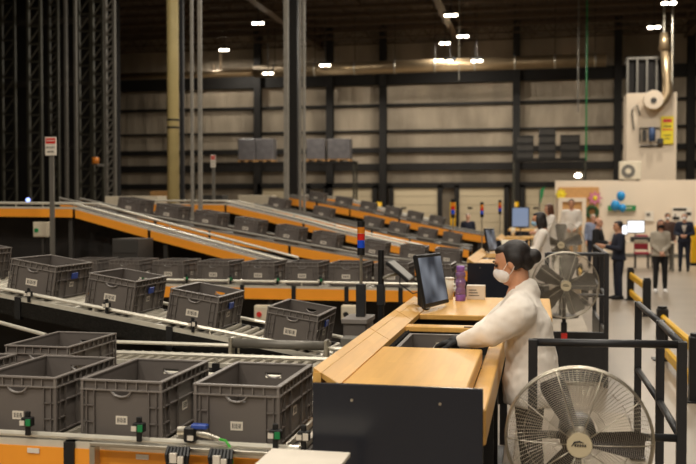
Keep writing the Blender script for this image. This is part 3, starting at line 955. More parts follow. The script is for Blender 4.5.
p = at(692, 240, 33)
t = thing('yellow_barrier', 'tall yellow machine guard at the right edge beside the man in suit', 'barrier', (p.x + 0.25, 33, 0))
MB().box((-0.3, -0.25, 0), (0.4, 0.25, 1.35), 0.03).build('cover', 'yellow', t)
MB().box((-0.32, -0.27, 0), (0.42, 0.27, 0.1)).build('base', 'black', t)
p = at(690, 283, 17.5)

def fan(loc, r, hub_z, rz, label, blades, a0, rings=34, spokes=72, tagred=False, bm='blade', mounted=None):
    t = thing('pedestal_fan', label, 'fan', loc, rz, 'drum pedestal fans')
    hz = hub_z - loc[2]
    def front(rr):      # depth of the domed guard at radius rr (towards -y)
        return -0.085 * math.sqrt(max(0.0, 1 - (rr / r) ** 2.6)) - 0.02
    g = MB()
    for k in range(rings):
        rr = 0.055 + (r - 0.055) * k / (rings - 1)
        n = 56
        g.path([(rr * math.cos(2 * PI * i / n), front(rr), hz + rr * math.sin(2 * PI * i / n)) for i in range(n)], 0.0012 if k < rings - 1 else 0.0055, 4, True)
    g.build('front_grille', 'chrome', t, True)
    g = MB()
    for k in range(10):
        a = 2 * PI * k / 10 + 0.0
        g.path([(rr * math.cos(a), front(rr) - 0.003, hz + rr * math.sin(a)) for rr in (0.05, r * 0.35, r * 0.6, r * 0.8, r * 0.93, r)], 0.0026, 5)
    g.build('guard_spoke', 'chrome', t, True)
    g = MB()
    for k in range(spokes):
        a = 2 * PI * k / spokes + 0.02
        g.path([(rr * math.cos(a), 0.02 + 0.09 * math.sqrt(max(0, 1 - (rr / r) ** 2.6)), hz + rr * math.sin(a)) for rr in (0.09, r * 0.4, r * 0.7, r * 0.9, r)], 0.0013, 4)
    for k in range(2):
        rr = r * (0.4 + 0.35 * k)
        n = 48
        g.path([(rr * math.cos(2 * PI * i / n), 0.02 + 0.09 * math.sqrt(max(0, 1 - (rr / r) ** 2.6)), hz + rr * math.sin(2 * PI * i / n)) for i in range(n)], 0.0014, 4, True)
    g.build('rear_grille', 'chrome', t, True)
    g = MB()
    n = 56
    for yy in (-0.02, 0.02):
        g.path([(r * math.cos(2 * PI * i / n), yy, hz + r * math.sin(2 * PI * i / n)) for i in range(n)], 0.006, 6, True)
    for k in range(12):
        a = 2 * PI * k / 12
        g.cyl((r * math.cos(a), -0.02, hz + r * math.sin(a)), (r * math.cos(a), 0.02, hz + r * math.sin(a)), 0.004, n=6)
    g.build('guard_rim', 'chrome', t, True)
    for k in range(blades):
        a = a0 + 2 * PI * k / blades
        m = MB()
        N = 8
        grid = []
        for i in range(N + 1):
            rr = 0.05 + (r * 0.9 - 0.05) * i / N
            half = (0.034 + 0.024 * min(1, i / (N * 0.7))) * (1.55 if blades > 3 else 1)
            tw = 0.55 - 0.3 * i / N
            rowv = []
            for j in range(5):
                s = -1 + j * 0.5
                off = s * half * (0.8 if (i == N and abs(s) == 1) else 1)
                x, z = rr, off * math.cos(tw)
                y = off * math.sin(tw) * 0.6 + 0.012 * (1 - s * s)
                ca, sa = math.cos(a), math.sin(a)
                rowv.append(Vector((x * ca - z * sa, y, hz + x * sa + z * ca)))
            grid.append(rowv)
        for dyy in (0.0, 0.004):
            vv = [[m.bm.verts.new(p + Vector((0, dyy, 0))) for p in rw] for rw in grid]
            for i in range(N):
                for j in range(4):
                    m.bm.faces.new((vv[i][j], vv[i + 1][j], vv[i + 1][j + 1], vv[i][j + 1]))
        m.build('blade', bm, t, True)
    MB().cyl((0, -0.06, hz), (0, 0.03, hz), 0.05, n=20).build('hub', 'chrome', t)
    MB().cyl((0, 0.03, hz), (0, 0.2, hz), 0.08, n=20).build('motor', 'darksteel', t, True)
    b = MB().cyl((0, -0.112, hz), (0, -0.104, hz), 0.052, n=28).build('badge', 'badge', t)
    s = MB()
    s.path([(-0.033, -0.1135, hz - 0.006), (-0.02, -0.1135, hz + 0.012), (0.0, -0.1135, hz + 0.016), (0.018, -0.1135, hz + 0.01)], [0.001, 0.004, 0.0035, 0.001], 6)
    for k in range(5):
        s.box((-0.02 + 0.01 * k, -0.1145, hz - 0.006), (-0.013 + 0.01 * k, -0.112, hz + 0.004))
    s.build('logo', 'ink', b)
    if mounted:                          # clamped to the rail behind instead of standing on a foot
        MB().cyl((0, 0.13, hz - 0.02), (0, mounted[0], mounted[1] - loc[2]), 0.025).build('arm', 'darksteel', t, True)
        MB().cyl((0, 0.13, hz - r - 0.1), (0, 0.13, hz), 0.02).build('pole', 'darksteel', t, True)
    else:
        MB().cyl((0, 0.13, 0.03), (0, 0.13, hz), 0.022).build('pole', 'darksteel', t, True)
        MB().cyl((0, 0.13, 0), (0, 0.13, 0.03), 0.28, n=32).build('base', 'darksteel', t)
    MB().box((-0.04, 0.08, hz - 0.06), (0.04, 0.18, hz + 0.04), 0.005).build('bracket', 'darksteel', t)
    if tagred:
        MB().box((-0.03, 0.1, hz - r - 0.2), (0.03, 0.14, hz - r - 0.06), 0.004).build('switch', 'black', t)
        MB().box((-0.03, 0.085, hz - r - 0.28), (0.03, 0.11, hz - r - 0.17), 0.003).build('warning_tag', 'red', t)
    return t
fan((0.175, 4.05, 0.0), 0.308, 0.958, 0.0, 'big wire guarded pedestal fan in the right foreground', 3, math.radians(116), 32, 96)
fan((0.275, 9.6, 0.0), 0.335, 1.167, 0.05, 'second wire guarded fan, behind the worker in front of the railing', 5, math.radians(80), 30, 60, True, 'paleblade', (0.69, 1.01))
p = at(563, 246, 13.2)
fan((0.35, 14.6, 0.25), 0.36, 1.38, 0.0, 'third fan, half hidden above the second one', 5, math.radians(90), 24, 48, False, 'paleblade')

# ------------------------------------------------------------------ people
def person(name_label, loc, rz, h=1.7, top='shirt', legs='blackcloth', hair='hair', mask=None, skin='skin', pose=None, vox=0.022, coat_len=0.0,
           hair_style='short', shoes='blackcloth', sleeves=True, extra=None):
    """local frame: x = the person's right, y = forward, z up; sizes for 1.7 m scaled to h"""
    k = h / 1.7
    P = dict(hip=(0, 0, 0.93), chest=(0, 0.0, 1.22), sho=(0, 0.0, 1.40), neck=(0, 0.0, 1.46), head=(0, 0.03, 1.585), tilt=0.0, turn=0.0,
             lsh=(-0.18, 0, 1.37), rsh=(0.18, 0, 1.37), lel=(-0.23, -0.02, 1.10), rel=(0.23, -0.02, 1.10), lwr=(-0.22, 0.08, 0.87), rwr=(0.22, 0.08, 0.87),
             lkn=(-0.10, 0.02, 0.5), rkn=(0.10, 0.02, 0.5), lan=(-0.11, 0, 0.08), ran=(0.11, 0, 0.08), lfin=None, rfin=None)
    P.update(pose or {})
    V = {a: (Vector(b) * k if isinstance(b, tuple) else b) for a, b in P.items()}
    t = thing('person', name_label, 'person', loc, rz)
    HR = (Matrix.Rotation(P['turn'], 3, 'Z') @ Matrix.Rotation(-P['tilt'], 3, 'X'))
    hc = V['head']
    def hp(x, y, z):
        return hc + HR @ (Vector((x, y, z)) * k)
    # one continuous body
    b = MB()
    b.ball(hp(0, -0.012, 0.03), (0.074 * k, 0.094 * k, 0.088 * k), 18, HR)
    b.ball(hp(0, 0.022, -0.03), (0.06 * k, 0.07 * k, 0.082 * k), 16, HR)
    b.ball(hp(0, 0.055, -0.082), (0.03 * k, 0.032 * k, 0.028 * k), 12, HR)
    b.cyl(hp(0, 0.085, 0.02), hp(0, 0.104, -0.02), 0.009 * k, 0.015 * k, 10)
    b.ball(hp(0, 0.102, -0.022), 0.0145 * k, 10)
    b.ball(hp(0, 0.083, -0.055), (0.024 * k, 0.012 * k, 0.01 * k), 10, HR)
    b.ball(hp(0, 0.075, 0.036), (0.05 * k, 0.016 * k, 0.012 * k), 10, HR)
    for s in (-1, 1):
        b.ball(hp(s * 0.076, -0.008, -0.005), (0.012 * k, 0.022 * k, 0.032 * k), 10, HR)
    b.limb([hp(0, -0.02, -0.06), V['neck'], V['sho'] - Vector((0, 0, 0.02))], [0.052 * k, 0.054 * k, 0.075 * k])
    b.limb([V['sho'], V['chest'], V['hip']], [0.085 * k, 0.1 * k, 0.1 * k])
    for s in ('l', 'r'):
        b.limb([V['sho'], V[s + 'sh'], V[s + 'el'], V[s + 'wr']], [0.06 * k, 0.044 * k, 0.037 * k, 0.028 * k])
        sx = -1 if s == 'l' else 1
        b.limb([V['hip'] + Vector((sx * 0.08 * k, 0, 0)), V[s + 'kn'], V[s + 'an']], [0.075 * k, 0.05 * k, 0.036 * k])
        if V[s + 'fin'] is None:    # relaxed hand hanging on from the forearm
            d = (V[s + 'wr'] - V[s + 'el']).normalized()
            w = V[s + 'wr']
            side = Vector((1, 0, 0)) if abs(d.x) < 0.7 else Vector((0, 1, 0))
            q = d.cross(side).normalized()
            b.limb([w, w + d * 0.05 * k, w + d * 0.09 * k], [0.026 * k, 0.033 * k, 0.03 * k])
            for j in range(4):
                o0 = w + d * 0.09 * k + q * (j - 1.5) * 0.018 * k
                L = (0.06, 0.072, 0.066, 0.05)[j] * k
                curl = side * (-sx * 0.35)
                b.limb([o0, o0 + d * L * 0.55, o0 + (d * L + curl * L * 0.6)], [0.011 * k, 0.01 * k, 0.008 * k], 8)
            b.limb([w + d * 0.03 * k + q * 0.025 * k, w + d * 0.07 * k + q * 0.055 * k, w + d * 0.105 * k + q * 0.058 * k], [0.014 * k, 0.012 * k, 0.009 * k], 8)
    b.build('body', skin, t, remesh=vox * 0.55, smooth_it=2)
    for s in (-1, 1):
        e = MB().ball(hp(s * 0.032, 0.082, 0.015), (0.014 * k, 0.009 * k, 0.007 * k), 8, HR)
        e.build('eye', 'ink', t, True)
        MB().ball(hp(s * 0.033, 0.086, 0.042), (0.022 * k, 0.006 * k, 0.005 * k), 8, HR).build('eyebrow', hair, t, True)
    # hair
    m = MB()
    if hair_style != 'bald':
        m.ball(hp(0, -0.034, 0.04), (0.081 * k, 0.093 * k, 0.084 * k), 18, HR)
        m.ball(hp(0, 0.022, 0.088), (0.06 * k, 0.046 * k, 0.028 * k), 12, HR)
        for s in (-1, 1):
            m.ball(hp(s * 0.066, -0.03, 0.01), (0.022 * k, 0.05 * k, 0.055 * k), 12, HR)
    else:
        for s in (-1, 1):
            m.ball(hp(s * 0.066, -0.035, 0.0), (0.018 * k, 0.045 * k, 0.035 * k), 12, HR)
        m.ball(hp(0, -0.09, 0.0), (0.06 * k, 0.024 * k, 0.04 * k), 12, HR)
    if hair_style == 'bun':
        m.ball(hp(0, -0.075, 0.0), (0.066 * k, 0.055 * k, 0.07 * k), 14, HR)
        m.ball(hp(0, -0.135, -0.005), (0.042 * k, 0.036 * k, 0.042 * k), 14, HR)
    if hair_style == 'long':
        m.ball(hp(0, -0.06, -0.05), (0.088 * k, 0.065 * k, 0.13 * k), 14, HR)
        for s in (-1, 1):
            m.ball(hp(s * 0.072, 0.0, -0.05), (0.025 * k, 0.045 * k, 0.12 * k), 12, HR)
    m.build('hair', hair, t, remesh=vox * 0.5, smooth_it=2)
    if mask:
        m = MB()
        m.ball(hp(0, 0.05, -0.045), (0.062 * k, 0.064 * k, 0.05 * k), 16, HR)
        m.ball(hp(0, 0.085, -0.03), (0.034 * k, 0.036 * k, 0.036 * k), 14, HR)
        mo = m.build('face_mask', mask, t, remesh=vox * 0.4, smooth_it=3)
        for s in (-1, 1):
            MB().path([hp(s * 0.058, 0.05, -0.02), hp(s * 0.075, 0.01, 0.01), hp(s * 0.084, -0.02, 0.015)], 0.002 * k, 5).path([hp(s * 0.055, 0.05, -0.07), hp(s * 0.076, 0.0, -0.04), hp(s * 0.083, -0.02, -0.02)], 0.002 * k, 5).build('ear_loop', mask, mo)
    # top garment
    m = MB()
    up = (V['sho'] - V['hip'])
    def cut(f):
        return V['hip'].lerp(V['sho'], f)
    rings = []
    if coat_len:
        rings.append((V['hip'] + Vector((0, -0.005, -coat_len * k)), 0.205 * k, 0.155 * k))
        rings.append((V['hip'] + Vector((0, 0, -coat_len * 0.5 * k)), 0.2 * k, 0.15 * k))
    else:
        rings.append((V['hip'] + Vector((0, 0, -0.06 * k)), 0.165 * k, 0.115 * k))
    rings += [(cut(0.05), 0.18 * k, 0.128 * k), (cut(0.35), 0.165 * k, 0.125 * k), (V['chest'].lerp(V['sho'], 0.15), 0.178 * k, 0.13 * k), (V['chest'].lerp(V['sho'], 0.65), 0.18 * k, 0.115 * k),
              (V['sho'] + Vector((0, 0, 0.0)), 0.13 * k, 0.085 * k), (V['neck'] + Vector((0, 0, -0.015 * k)), 0.07 * k, 0.066 * k)]
    m.loft(rings, 20, 2.2)
    for s in ('l', 'r'):
        wr = V[s + 'el'].lerp(V[s + 'wr'], 0.95)
        m.limb([V['sho'].lerp(V[s + 'sh'], 0.5) - Vector((0, 0, 0.01)), V[s + 'sh'], V[s + 'sh'].lerp(V[s + 'el'], 0.5), V[s + 'el'], V[s + 'el'].lerp(V[s + 'wr'], 0.5), wr],
               [0.075 * k, 0.072 * k, 0.064 * k, 0.056 * k, 0.05 * k, 0.042 * k])
    if extra:
        extra(m, V, k)
    o = m.build('coat' if coat_len else 'top', top, t, remesh=vox * 0.7, smooth_it=3)
    # trousers and shoes
    m = MB()
    m.loft([(V['hip'] + Vector((0, 0, -0.12 * k)), 0.13 * k, 0.1 * k), (V['hip'] + Vector((0, 0, 0.0)), 0.165 * k, 0.112 * k), (V['hip'] + Vector((0, 0, 0.08 * k)), 0.15 * k, 0.105 * k)], 16)
    for s, sx in (('l', -1), ('r', 1)):
        m.limb([V['hip'] + Vector((sx * 0.082 * k, 0, -0.05 * k)), V['hip'].lerp(V[s + 'kn'], 0.5) + Vector((sx * 0.045 * k, 0, 0)), V[s + 'kn'], V[s + 'kn'].lerp(V[s + 'an'], 0.45), V[s + 'an'] + Vector((0, 0, 0.015))],
               [0.098 * k, 0.088 * k, 0.066 * k, 0.062 * k, 0.05 * k])
    m.build('trousers', legs, t, remesh=vox * 0.8, smooth_it=2)
    for s in ('l', 'r'):
        a = V[s + 'an']
        MB().loft([((a.x, a.y - 0.07 * k, 0.045 * k), 0.03 * k, 0.04 * k, Euler((PI / 2, 0, 0)).to_quaternion()), ((a.x, a.y, 0.055 * k), 0.042 * k, 0.054 * k, Euler((PI / 2, 0, 0)).to_quaternion()),
                   ((a.x, a.y + 0.1 * k, 0.036 * k), 0.046 * k, 0.035 * k, Euler((PI / 2, 0, 0)).to_quaternion()), ((a.x, a.y + 0.18 * k, 0.026 * k), 0.03 * k, 0.024 * k, Euler((PI / 2, 0, 0)).to_quaternion())], 12).build('shoe', shoes, t, True)
    return t, V

def glove(t, wr, d, n, thumb, k=1.0):
    """gloved hand: wrist point, direction of the fingers, palm normal (down), thumb side"""
    wr, d, n = Vector(wr), Vector(d).normalized(), Vector(n).normalized()
    s = d.cross(n).normalized() * thumb
    m = MB()
    m.limb([wr - d * 0.05, wr, wr + d * 0.03], [0.036, 0.034, 0.034], 14)
    for j in range(4):
        b0 = wr + s * (0.027 - 0.018 * j)
        kn = wr + d * (0.088 - 0.005 * abs(j - 1)) + s * (0.031 - 0.0205 * j)
        m.limb([b0 + d * 0.02, kn], [0.017, 0.0135], 10)
        L = (0.068, 0.078, 0.072, 0.055)[j]
        p1 = kn + (d * 0.92 + n * 0.4) * L * 0.45
        p2 = p1 + (d * 0.6 + n * 0.8) * L * 0.32
        p3 = p2 + (d * 0.25 + n * 0.95) * L * 0.25
        m.limb([kn, p1, p2, p3], [0.0125, 0.0112, 0.0105, 0.0092], 10)
    t0 = wr + d * 0.025 + s * 0.028
    t1 = t0 + (d * 0.55 + s * 0.75 + n * 0.3).normalized() * 0.042
    t2 = t1 + (d * 0.8 + s * 0.35 + n * 0.5).normalized() * 0.034
    m.limb([t0, t1, t2], [0.018, 0.0145, 0.011], 10)
    return m.build('glove', 'glove', t, remesh=0.0042, smooth_it=2)

def folds(m, V, k):
    """the loose cut of the coat: wide sleeve, rounded back, stand-up collar"""
    for e in ('l', 'r'):
        sh, el, wr = V[e + 'sh'], V[e + 'el'], V[e + 'wr']
        m.limb([sh + Vector((0, -0.01, -0.03)), sh.lerp(el, 0.5) + Vector((0, 0, -0.03)), el + Vector((0, 0, -0.02)), el.lerp(wr, 0.5) + Vector((0, 0, -0.008)), el.lerp(wr, 0.9)],
               [0.095, 0.088, 0.074, 0.058, 0.044], 18)
    m.loft([(V['hip'] + Vector((0, -0.02, -0.1)), 0.19, 0.15), (V['chest'] + Vector((0, -0.025, 0)), 0.185, 0.13), (V['sho'] + Vector((0, -0.015, -0.03)), 0.155, 0.095), (V['sho'] + Vector((0, -0.01, 0.02)), 0.1, 0.075)], 20, 2.2)
    m.limb([V['neck'] + Vector((0, -0.035, -0.03)), V['neck'] + Vector((0, -0.008, -0.006))], [0.078, 0.06], 16)

# the worker at the nearest desk; she faces the desk (-x of the world)
pose = dict(hip=(0, 0.04, 0.86), chest=(0, 0.08, 1.09), sho=(0, 0.09, 1.205), neck=(0, 0.095, 1.265), head=(0, 0.142, 1.392), tilt=0.36, turn=-0.1,
            lsh=(-0.18, 0.105, 1.165), rsh=(0.18, 0.11, 1.165), lel=(-0.225, 0.25, 1.045), rel=(0.215, 0.25, 1.03), lwr=(-0.17, 0.41, 0.968), rwr=(0.0, 0.38, 0.955),
            lkn=(-0.1, 0.04, 0.46), rkn=(0.1, 0.04, 0.46), lfin=1, rfin=1)
w, V = person('person in white coat, face mask and black gloves leaning over the nearest desk', (0.0, 5.2, 0.25), PI / 2, 1.7, 'coat', 'blackcloth', 'hair', 'mask', 'skin', pose, vox=0.016, coat_len=0.24, hair_style='bun', extra=folds)
cloth_tx = bpy.data.textures.new('cloth_wrinkles', 'CLOUDS')
cloth_tx.noise_scale = 0.065
cloth_tx.noise_depth = 2
coat_o = [c for c in w.children if c.name.startswith('coat')][0]
coat_o.modifiers['smooth'].iterations = 6
dm = coat_o.modifiers.new('wrinkles', 'DISPLACE')
dm.texture = cloth_tx
dm.strength = 0.016
dm.mid_level = 0.5
glove(w, V['lwr'] + Vector((0, 0.01, 0)), (0.12, 1, -0.1), (0, -0.1, -1), 1)
glove(w, V['rwr'] + Vector((0, 0.01, 0)), (-0.1, 1, -0.1), (0, -0.1, -1), -1)

work = dict(hip=(0, -0.02, 0.92), chest=(0, 0.02, 1.2), head=(0, 0.06, 1.58), tilt=0.2, lel=(-0.25, 0.1, 1.12), rel=(0.25, 0.1, 1.12), lwr=(-0.18, 0.34, 1.05), rwr=(0.18, 0.34, 1.05))
p = at(541, 225, 13.9)
person('person with shoulder length dark hair and pale blue mask at the second desk', (p.x + 0.02, 13.9, 0.25), PI / 2, 1.64, 'shirt', 'blackcloth', 'hair', 'bluemask', 'skin', work, coat_len=0.3, hair_style='long')
p = at(551, 215, 21.2)
person('person in white coat with brown hair, behind the second worker', (p.x, 21.2, 0.42), PI / 2 + 0.2, 1.62, 'shirt', 'blackcloth', 'brownhair', None, 'skin2', work, coat_len=0.3, hair_style='long')
p = at(571.5, 197, 25)
person('person in white shirt standing before the framed doorway', (p.x, 25, 0.42), PI, 1.76, 'shirt', 'greycloth', 'hair', None, 'skin', dict(lwr=(-0.1, 0.2, 0.95), rwr=(0.1, 0.2, 0.95)), coat_len=0.0)
p = at(593, 240, 31)
person('person in pale blue shirt with white hair below the wreath', (p.x, 31, 0), PI, 1.74, 'bluestripe', 'navy', 'greyhair', None, 'skin2', None, hair_style='short')
p = at(600, 270, 22.5)
t, _ = person('person in black with bald head, turned to the man in navy', (p.x, 23.5, 0), -PI / 2 - 0.4, 1.7, 'blackcloth', 'blackcloth', 'brownhair', None, 'skin2',
              dict(lwr=(-0.12, 0.3, 1.1), rwr=(0.12, 0.3, 1.1), lel=(-0.24, 0.06, 1.1), rel=(0.24, 0.06, 1.1)), hair_style='bald')
q = thing('clipboard', 'white clipboard held by the person in black', 'clipboard', (p.x + 0.35, 23.3, 1.14), 0.3)
MB().box((-0.11, -0.01, -0.15), (0.11, 0.01, 0.15), 0.003, rot=Matrix.Rotation(0.6, 3, 'Y')).build('board', 'sticker', q)
MB().box((-0.03, -0.015, 0.11), (0.03, 0.015, 0.15), 0.003, rot=Matrix.Rotation(0.6, 3, 'Y'), piv=(0, 0, 0)).build('clip', 'chrome', q)
p = at(617, 299, 20.4)
person('person in navy jacket and trousers beside the yellow rail, facing left', (p.x + 0.03, 20.4, 0), PI / 2 + 0.25, 1.67, 'navy', 'navy', 'hair', None, 'skin', dict(tilt=0.15, lwr=(-0.16, 0.34, 1.16), rwr=(0.16, 0.34, 1.16), lel=(-0.25, 0.06, 1.1), rel=(0.25, 0.06, 1.1)), coat_len=0.08)
p = at(660, 292, 22.3)
person('person in grey knit cardigan, black mask and leggings, hands clasped, in the aisle', (p.x, 22.3, 0), PI + 0.05, 1.68, 'greycloth', 'blackcloth', 'brownhair', 'blackcloth', 'skin2',
       dict(lsh=(-0.16, 0, 1.36), rsh=(0.16, 0, 1.36), lel=(-0.185, 0.02, 1.1), rel=(0.185, 0.02, 1.1), lwr=(-0.04, 0.18, 0.95), rwr=(0.04, 0.18, 0.95)), coat_len=0.08, hair_style='long', shoes='mask')
p = at(661, 262, 33)
person('person in brown coat standing behind the one in the grey cardigan', (p.x, 31.5, 0), PI, 1.78, 'browncloth', 'blackcloth', 'hair', 'mask', 'skin', None, coat_len=0.2)
p = at(684, 271, 29.9)
t, _ = person('person in dark suit with grey hair and white mask at the right', (p.x, 29.9, 0), PI - 0.2, 1.8, 'navy', 'navy', 'greyhair', 'mask', 'skin2',
              dict(lel=(-0.25, 0.04, 1.1), rel=(0.25, 0.04, 1.1), lwr=(-0.08, 0.25, 1.05), rwr=(0.08, 0.25, 1.05)), coat_len=0.1)
MB().prism([(-0.07, 0.112, 1.42), (0.07, 0.112, 1.42), (0.0, 0.14, 1.18)], (0, 0.02, 0)).build('shirt_front', 'shirt', t)
MB().box((-0.012, 0.14, 1.18), (0.012, 0.165, 1.42)).build('tie', 'greycloth', t)
p = at(468, 215, 33)
person('person in dark clothes far back by the dock doors', (p.x, 33, 0), PI, 1.75, 'navy', 'blackcloth', 'greyhair', None, 'skin2', None)

# ------------------------------------------------------------------ office wall at right and what hangs on it
xl, xr = at(555, 208, 38).x, 14.0
struct(MB().box((xl, 38, 0), (xr, 38.25, 3.05)).build('wall_office', 'officewall'))
struct(MB().box((xl, 37.97, 0), (xr, 38.0, 0.15)).build('baseboard_office', 'steel'))
def on_wall(x0, y0, x1, y1, Y=37.9):
    a, b = at(x0, y0, Y), at(x1, y1, Y)
    return a.x, min(a.z, b.z), b.x, max(a.z, b.z)
x0, z0, x1, z1 = on_wall(558, 246, 599, 187)
o = MB().box((x0, 37.9, z0), (x1, 37.97, z1), 0.01).build('notice_board', 'cork')
tag(o, 'large brown board on the cream wall behind the standing person', 'board')
x0, z0, x1, z1 = on_wall(560, 260, 584, 200)
t = thing('door_surround', 'pale wooden door frame in front of the brown board', 'door frame', ((x0 + x1) / 2, 37.8, 0))
w_ = (x1 - x0) / 2
for s in (-1, 1):
    MB().box((s * w_ - 0.08, -0.05, 0), (s * w_ + 0.08, 0.08, 2.2)).build('jamb', 'officewall', t)
MB().box((-w_ - 0.08, -0.05, 2.2), (w_ + 0.08, 0.08, 2.36)).build('lintel', 'officewall', t)
MB().box((-w_ + 0.08, 0.02, 0), (w_ - 0.08, 0.06, 2.2)).build('door_leaf', 'cork', t)
def star(px, py, r, m, label, cat='decoration'):
    p = at(px, py, 37.85)
    mm = MB()
    pts = [((r if i % 2 == 0 else r * 0.6) * math.cos(2 * PI * i / 16), 0, (r if i % 2 == 0 else r * 0.6) * math.sin(2 * PI * i / 16)) for i in range(16)]
    mm.prism(pts, (0, 0.04, 0))
    o = mm.build('paper_flower', m)
    o.location = p
    MB().ball((0, -0.01, 0), (r * 0.3, 0.03, r * 0.3)).build('centre', 'signyellow', o, True)
    tag(o, label, cat)
star(595, 198, 0.3, 'pink', 'pink paper flower on the brown board')
star(561, 194, 0.24, 'signyellow', 'yellow paper flower on the brown board')
p = at(592, 212, 37.8)
m = MB()
for i in range(26):
    a = 2 * PI * i / 26
    m.ball((0.2 * math.cos(a), 0, 0.2 * math.sin(a)), (0.07 + 0.02 * random.random(), 0.06, 0.07 + 0.02 * random.random()), 8)
o = m.build('wreath', 'wreath'); o.location = p
tag(o, 'round green wreath at the right side of the brown board', 'wreath')
for px, py, r, lb in ((621, 196, 0.17, 'single blue balloon, highest of the three'), (615.5, 205.5, 0.19, 'lower left of the three blue balloons'), (622.5, 208, 0.14, 'lower right of the three blue balloons')):
    p = at(px, py, 37.4)
    t = thing('balloon', lb + ' on the cream wall', 'balloon', p, 0, 'blue balloons')
    MB().ball((0, 0, 0), (r, r, r * 1.15), 16).build('skin', 'balloon', t, True)
    MB().cyl((0, 0, -r * 1.15), (0, 0, -r * 1.28), 0.015, 0.04).build('knot', 'balloon', t)
    MB().cyl((0, 0, -r * 1.28), (0, 0, 0.02 - p.z), 0.004, n=5).build('string', 'sticker', t)
x0, z0, x1, z1 = on_wall(608, 210.5, 636, 205.5)
o = MB().box((x0, 37.9, z0), (x1, 37.96, z1)).build('banner', 'green')
m = MB()
for k in range(6):
    xx = x0 + 0.12 + (x1 - x0 - 0.24) * k / 6
    m.box((xx, 37.89, z0 + 0.07), (xx + 0.1, 37.9, z1 - 0.07))
m.build('lettering', 'beige', o)
tag(o, 'long green banner on the cream wall below the balloons', 'banner')
for k, (x0, y0, x1, y1, m_, lb) in enumerate(((645, 221, 654, 211, 'sticker', 'white notice sheet right of the balloons'), (672, 221, 692, 207, 'sticker', 'white poster with a black title bar behind the man in suit'))):
    a0, c0, a1, c1 = on_wall(x0, y0, x1, y1)
    o = MB().box((a0, 37.93, c0), (a1, 37.97, c1)).build('poster', m_)
    tag(o, lb, 'poster')
    mm = MB()
    if k == 1:
        mm.box((a0 + 0.05, 37.915, c1 - 0.14), (a1 - 0.2, 37.93, c1 - 0.05)).box((a0 + 0.02, 37.915, c0 + 0.05), (a0 + 0.28, 37.93, c0 + 0.17)).box((a0 + 0.1, 37.915, c0 + 0.17), (a0 + 0.14, 37.93, c0 + 0.28)).box((a1 - 0.3, 37.915, c0 + 0.22), (a1 - 0.03, 37.93, c0 + 0.34))
    else:
        mm.box((a0 + 0.05, 37.915, c1 - 0.2), (a0 + 0.2, 37.93, c1 - 0.08))
    mm.build('print', 'ink' if k else 'steel', o)
p = at(541, 198, 36)
o = MB()
o.path([Vector((at(539.5, 220, 36).x, 36, 0)), at(539.6, 190, 36)], 0.03)
o = o.build('flag_pole', 'alu')
fl = MB().prism([at(540, 190, 36), at(545, 186, 36), at(543, 196, 36), at(540, 205, 36)], (0, 0.05, 0)).build('flag', 'green', o)
tag(o, 'drooping green flag at the left end of the cream wall', 'flag')
# aircon unit on top of the office
a, b = at(620, 180, 38.1), at(640, 163, 38.1)
t = thing('aircon_unit', 'beige air conditioner outdoor unit on top of the cream office', 'air conditioner', ((a.x + b.x) / 2, 38.1, 3.05))
MB().box((-0.42, -0.15, 0.03), (0.42, 0.2, 0.75), 0.02).build('case', 'beige', t)
MB().cyl((-0.08, -0.17, 0.36), (-0.08, -0.15, 0.36), 0.26, n=28).build('fan_grille', 'steel', t)
MB().cyl((-0.08, -0.18, 0.36), (-0.08, -0.17, 0.36), 0.11, n=20).build('fan_hub', 'beige', t)
MB().box((-0.35, -0.1, 0), (-0.25, 0.15, 0.03)).box((0.25, -0.1, 0), (0.35, 0.15, 0.03)).build('foot', 'black', t)

# desk with screens beside the aisle
p0 = at(625, 240, 30)
t = thing('office_table', 'narrow table with two lit screens beside the aisle', 'table', (p0.x + 0.6, 30, 0), 0)
MB().box((-0.9, -0.35, 0.86), (0.85, 0.35, 0.9)).build('table_top', 'beige', t)
for sx in (-0.85, 0.8):
    for sy in (-0.3, 0.27):
        MB().box((sx - 0.03, sy, 0), (sx + 0.03, sy + 0.05, 0.86)).build('leg', 'steel', t)
for x0, x1, y0, y1, lb in ((627.5, 644, 232, 221, 'large lit white screen on the narrow table'), (622, 627, 234, 225, 'small lit white screen left of the large one')):
    a, b = at(x0, y0, 30), at(x1, y1, 30)
    monitor_at((a.x - 0.02, 29.95, a.z - 0.03), (b.x + 0.02, 29.95, a.z - 0.03), (a.x - 0.02, 29.95, b.z + 0.02), lb, 'litscreen', base=0.9)
p = at(640, 240, 29.9)
t = thing('printer', 'dark printer on the narrow table below the large lit screen', 'printer', (p.x, 29.75, 0.9))
MB().box((-0.3, -0.1, 0), (0.3, 0.1, 0.16), 0.02).build('case', 'darkgrey', t)
MB().box((-0.2, -0.14, 0.02), (0.2, -0.1, 0.06), 0.005).build('paper_tray', 'beige', t)
for px, lb in ((640, 'left'), (657, 'right')):
    p = at(px, 250, 31.5)
    t = thing('task_chair', lb + ' maroon chair at the narrow table', 'chair', (p.x, 31.0, 0), PI, 'maroon chairs')
    MB().box((-0.23, -0.23, 0.45), (0.23, 0.23, 0.53), 0.03).build('seat', 'maroon', t)
    MB().box((-0.22, -0.26, 0.6), (0.22, -0.2, 1.08), 0.03).build('backrest', 'maroon', t)
    for sx in (-0.2, 0.2):
        for sy in (-0.2, 0.2):
            MB().cyl((sx, sy, 0), (sx, sy, 0.46), 0.018).build('leg', 'darksteel', t)
        MB().cyl((sx, -0.22, 0.46), (sx, -0.235, 0.65), 0.015).build('back_post', 'darksteel', t)

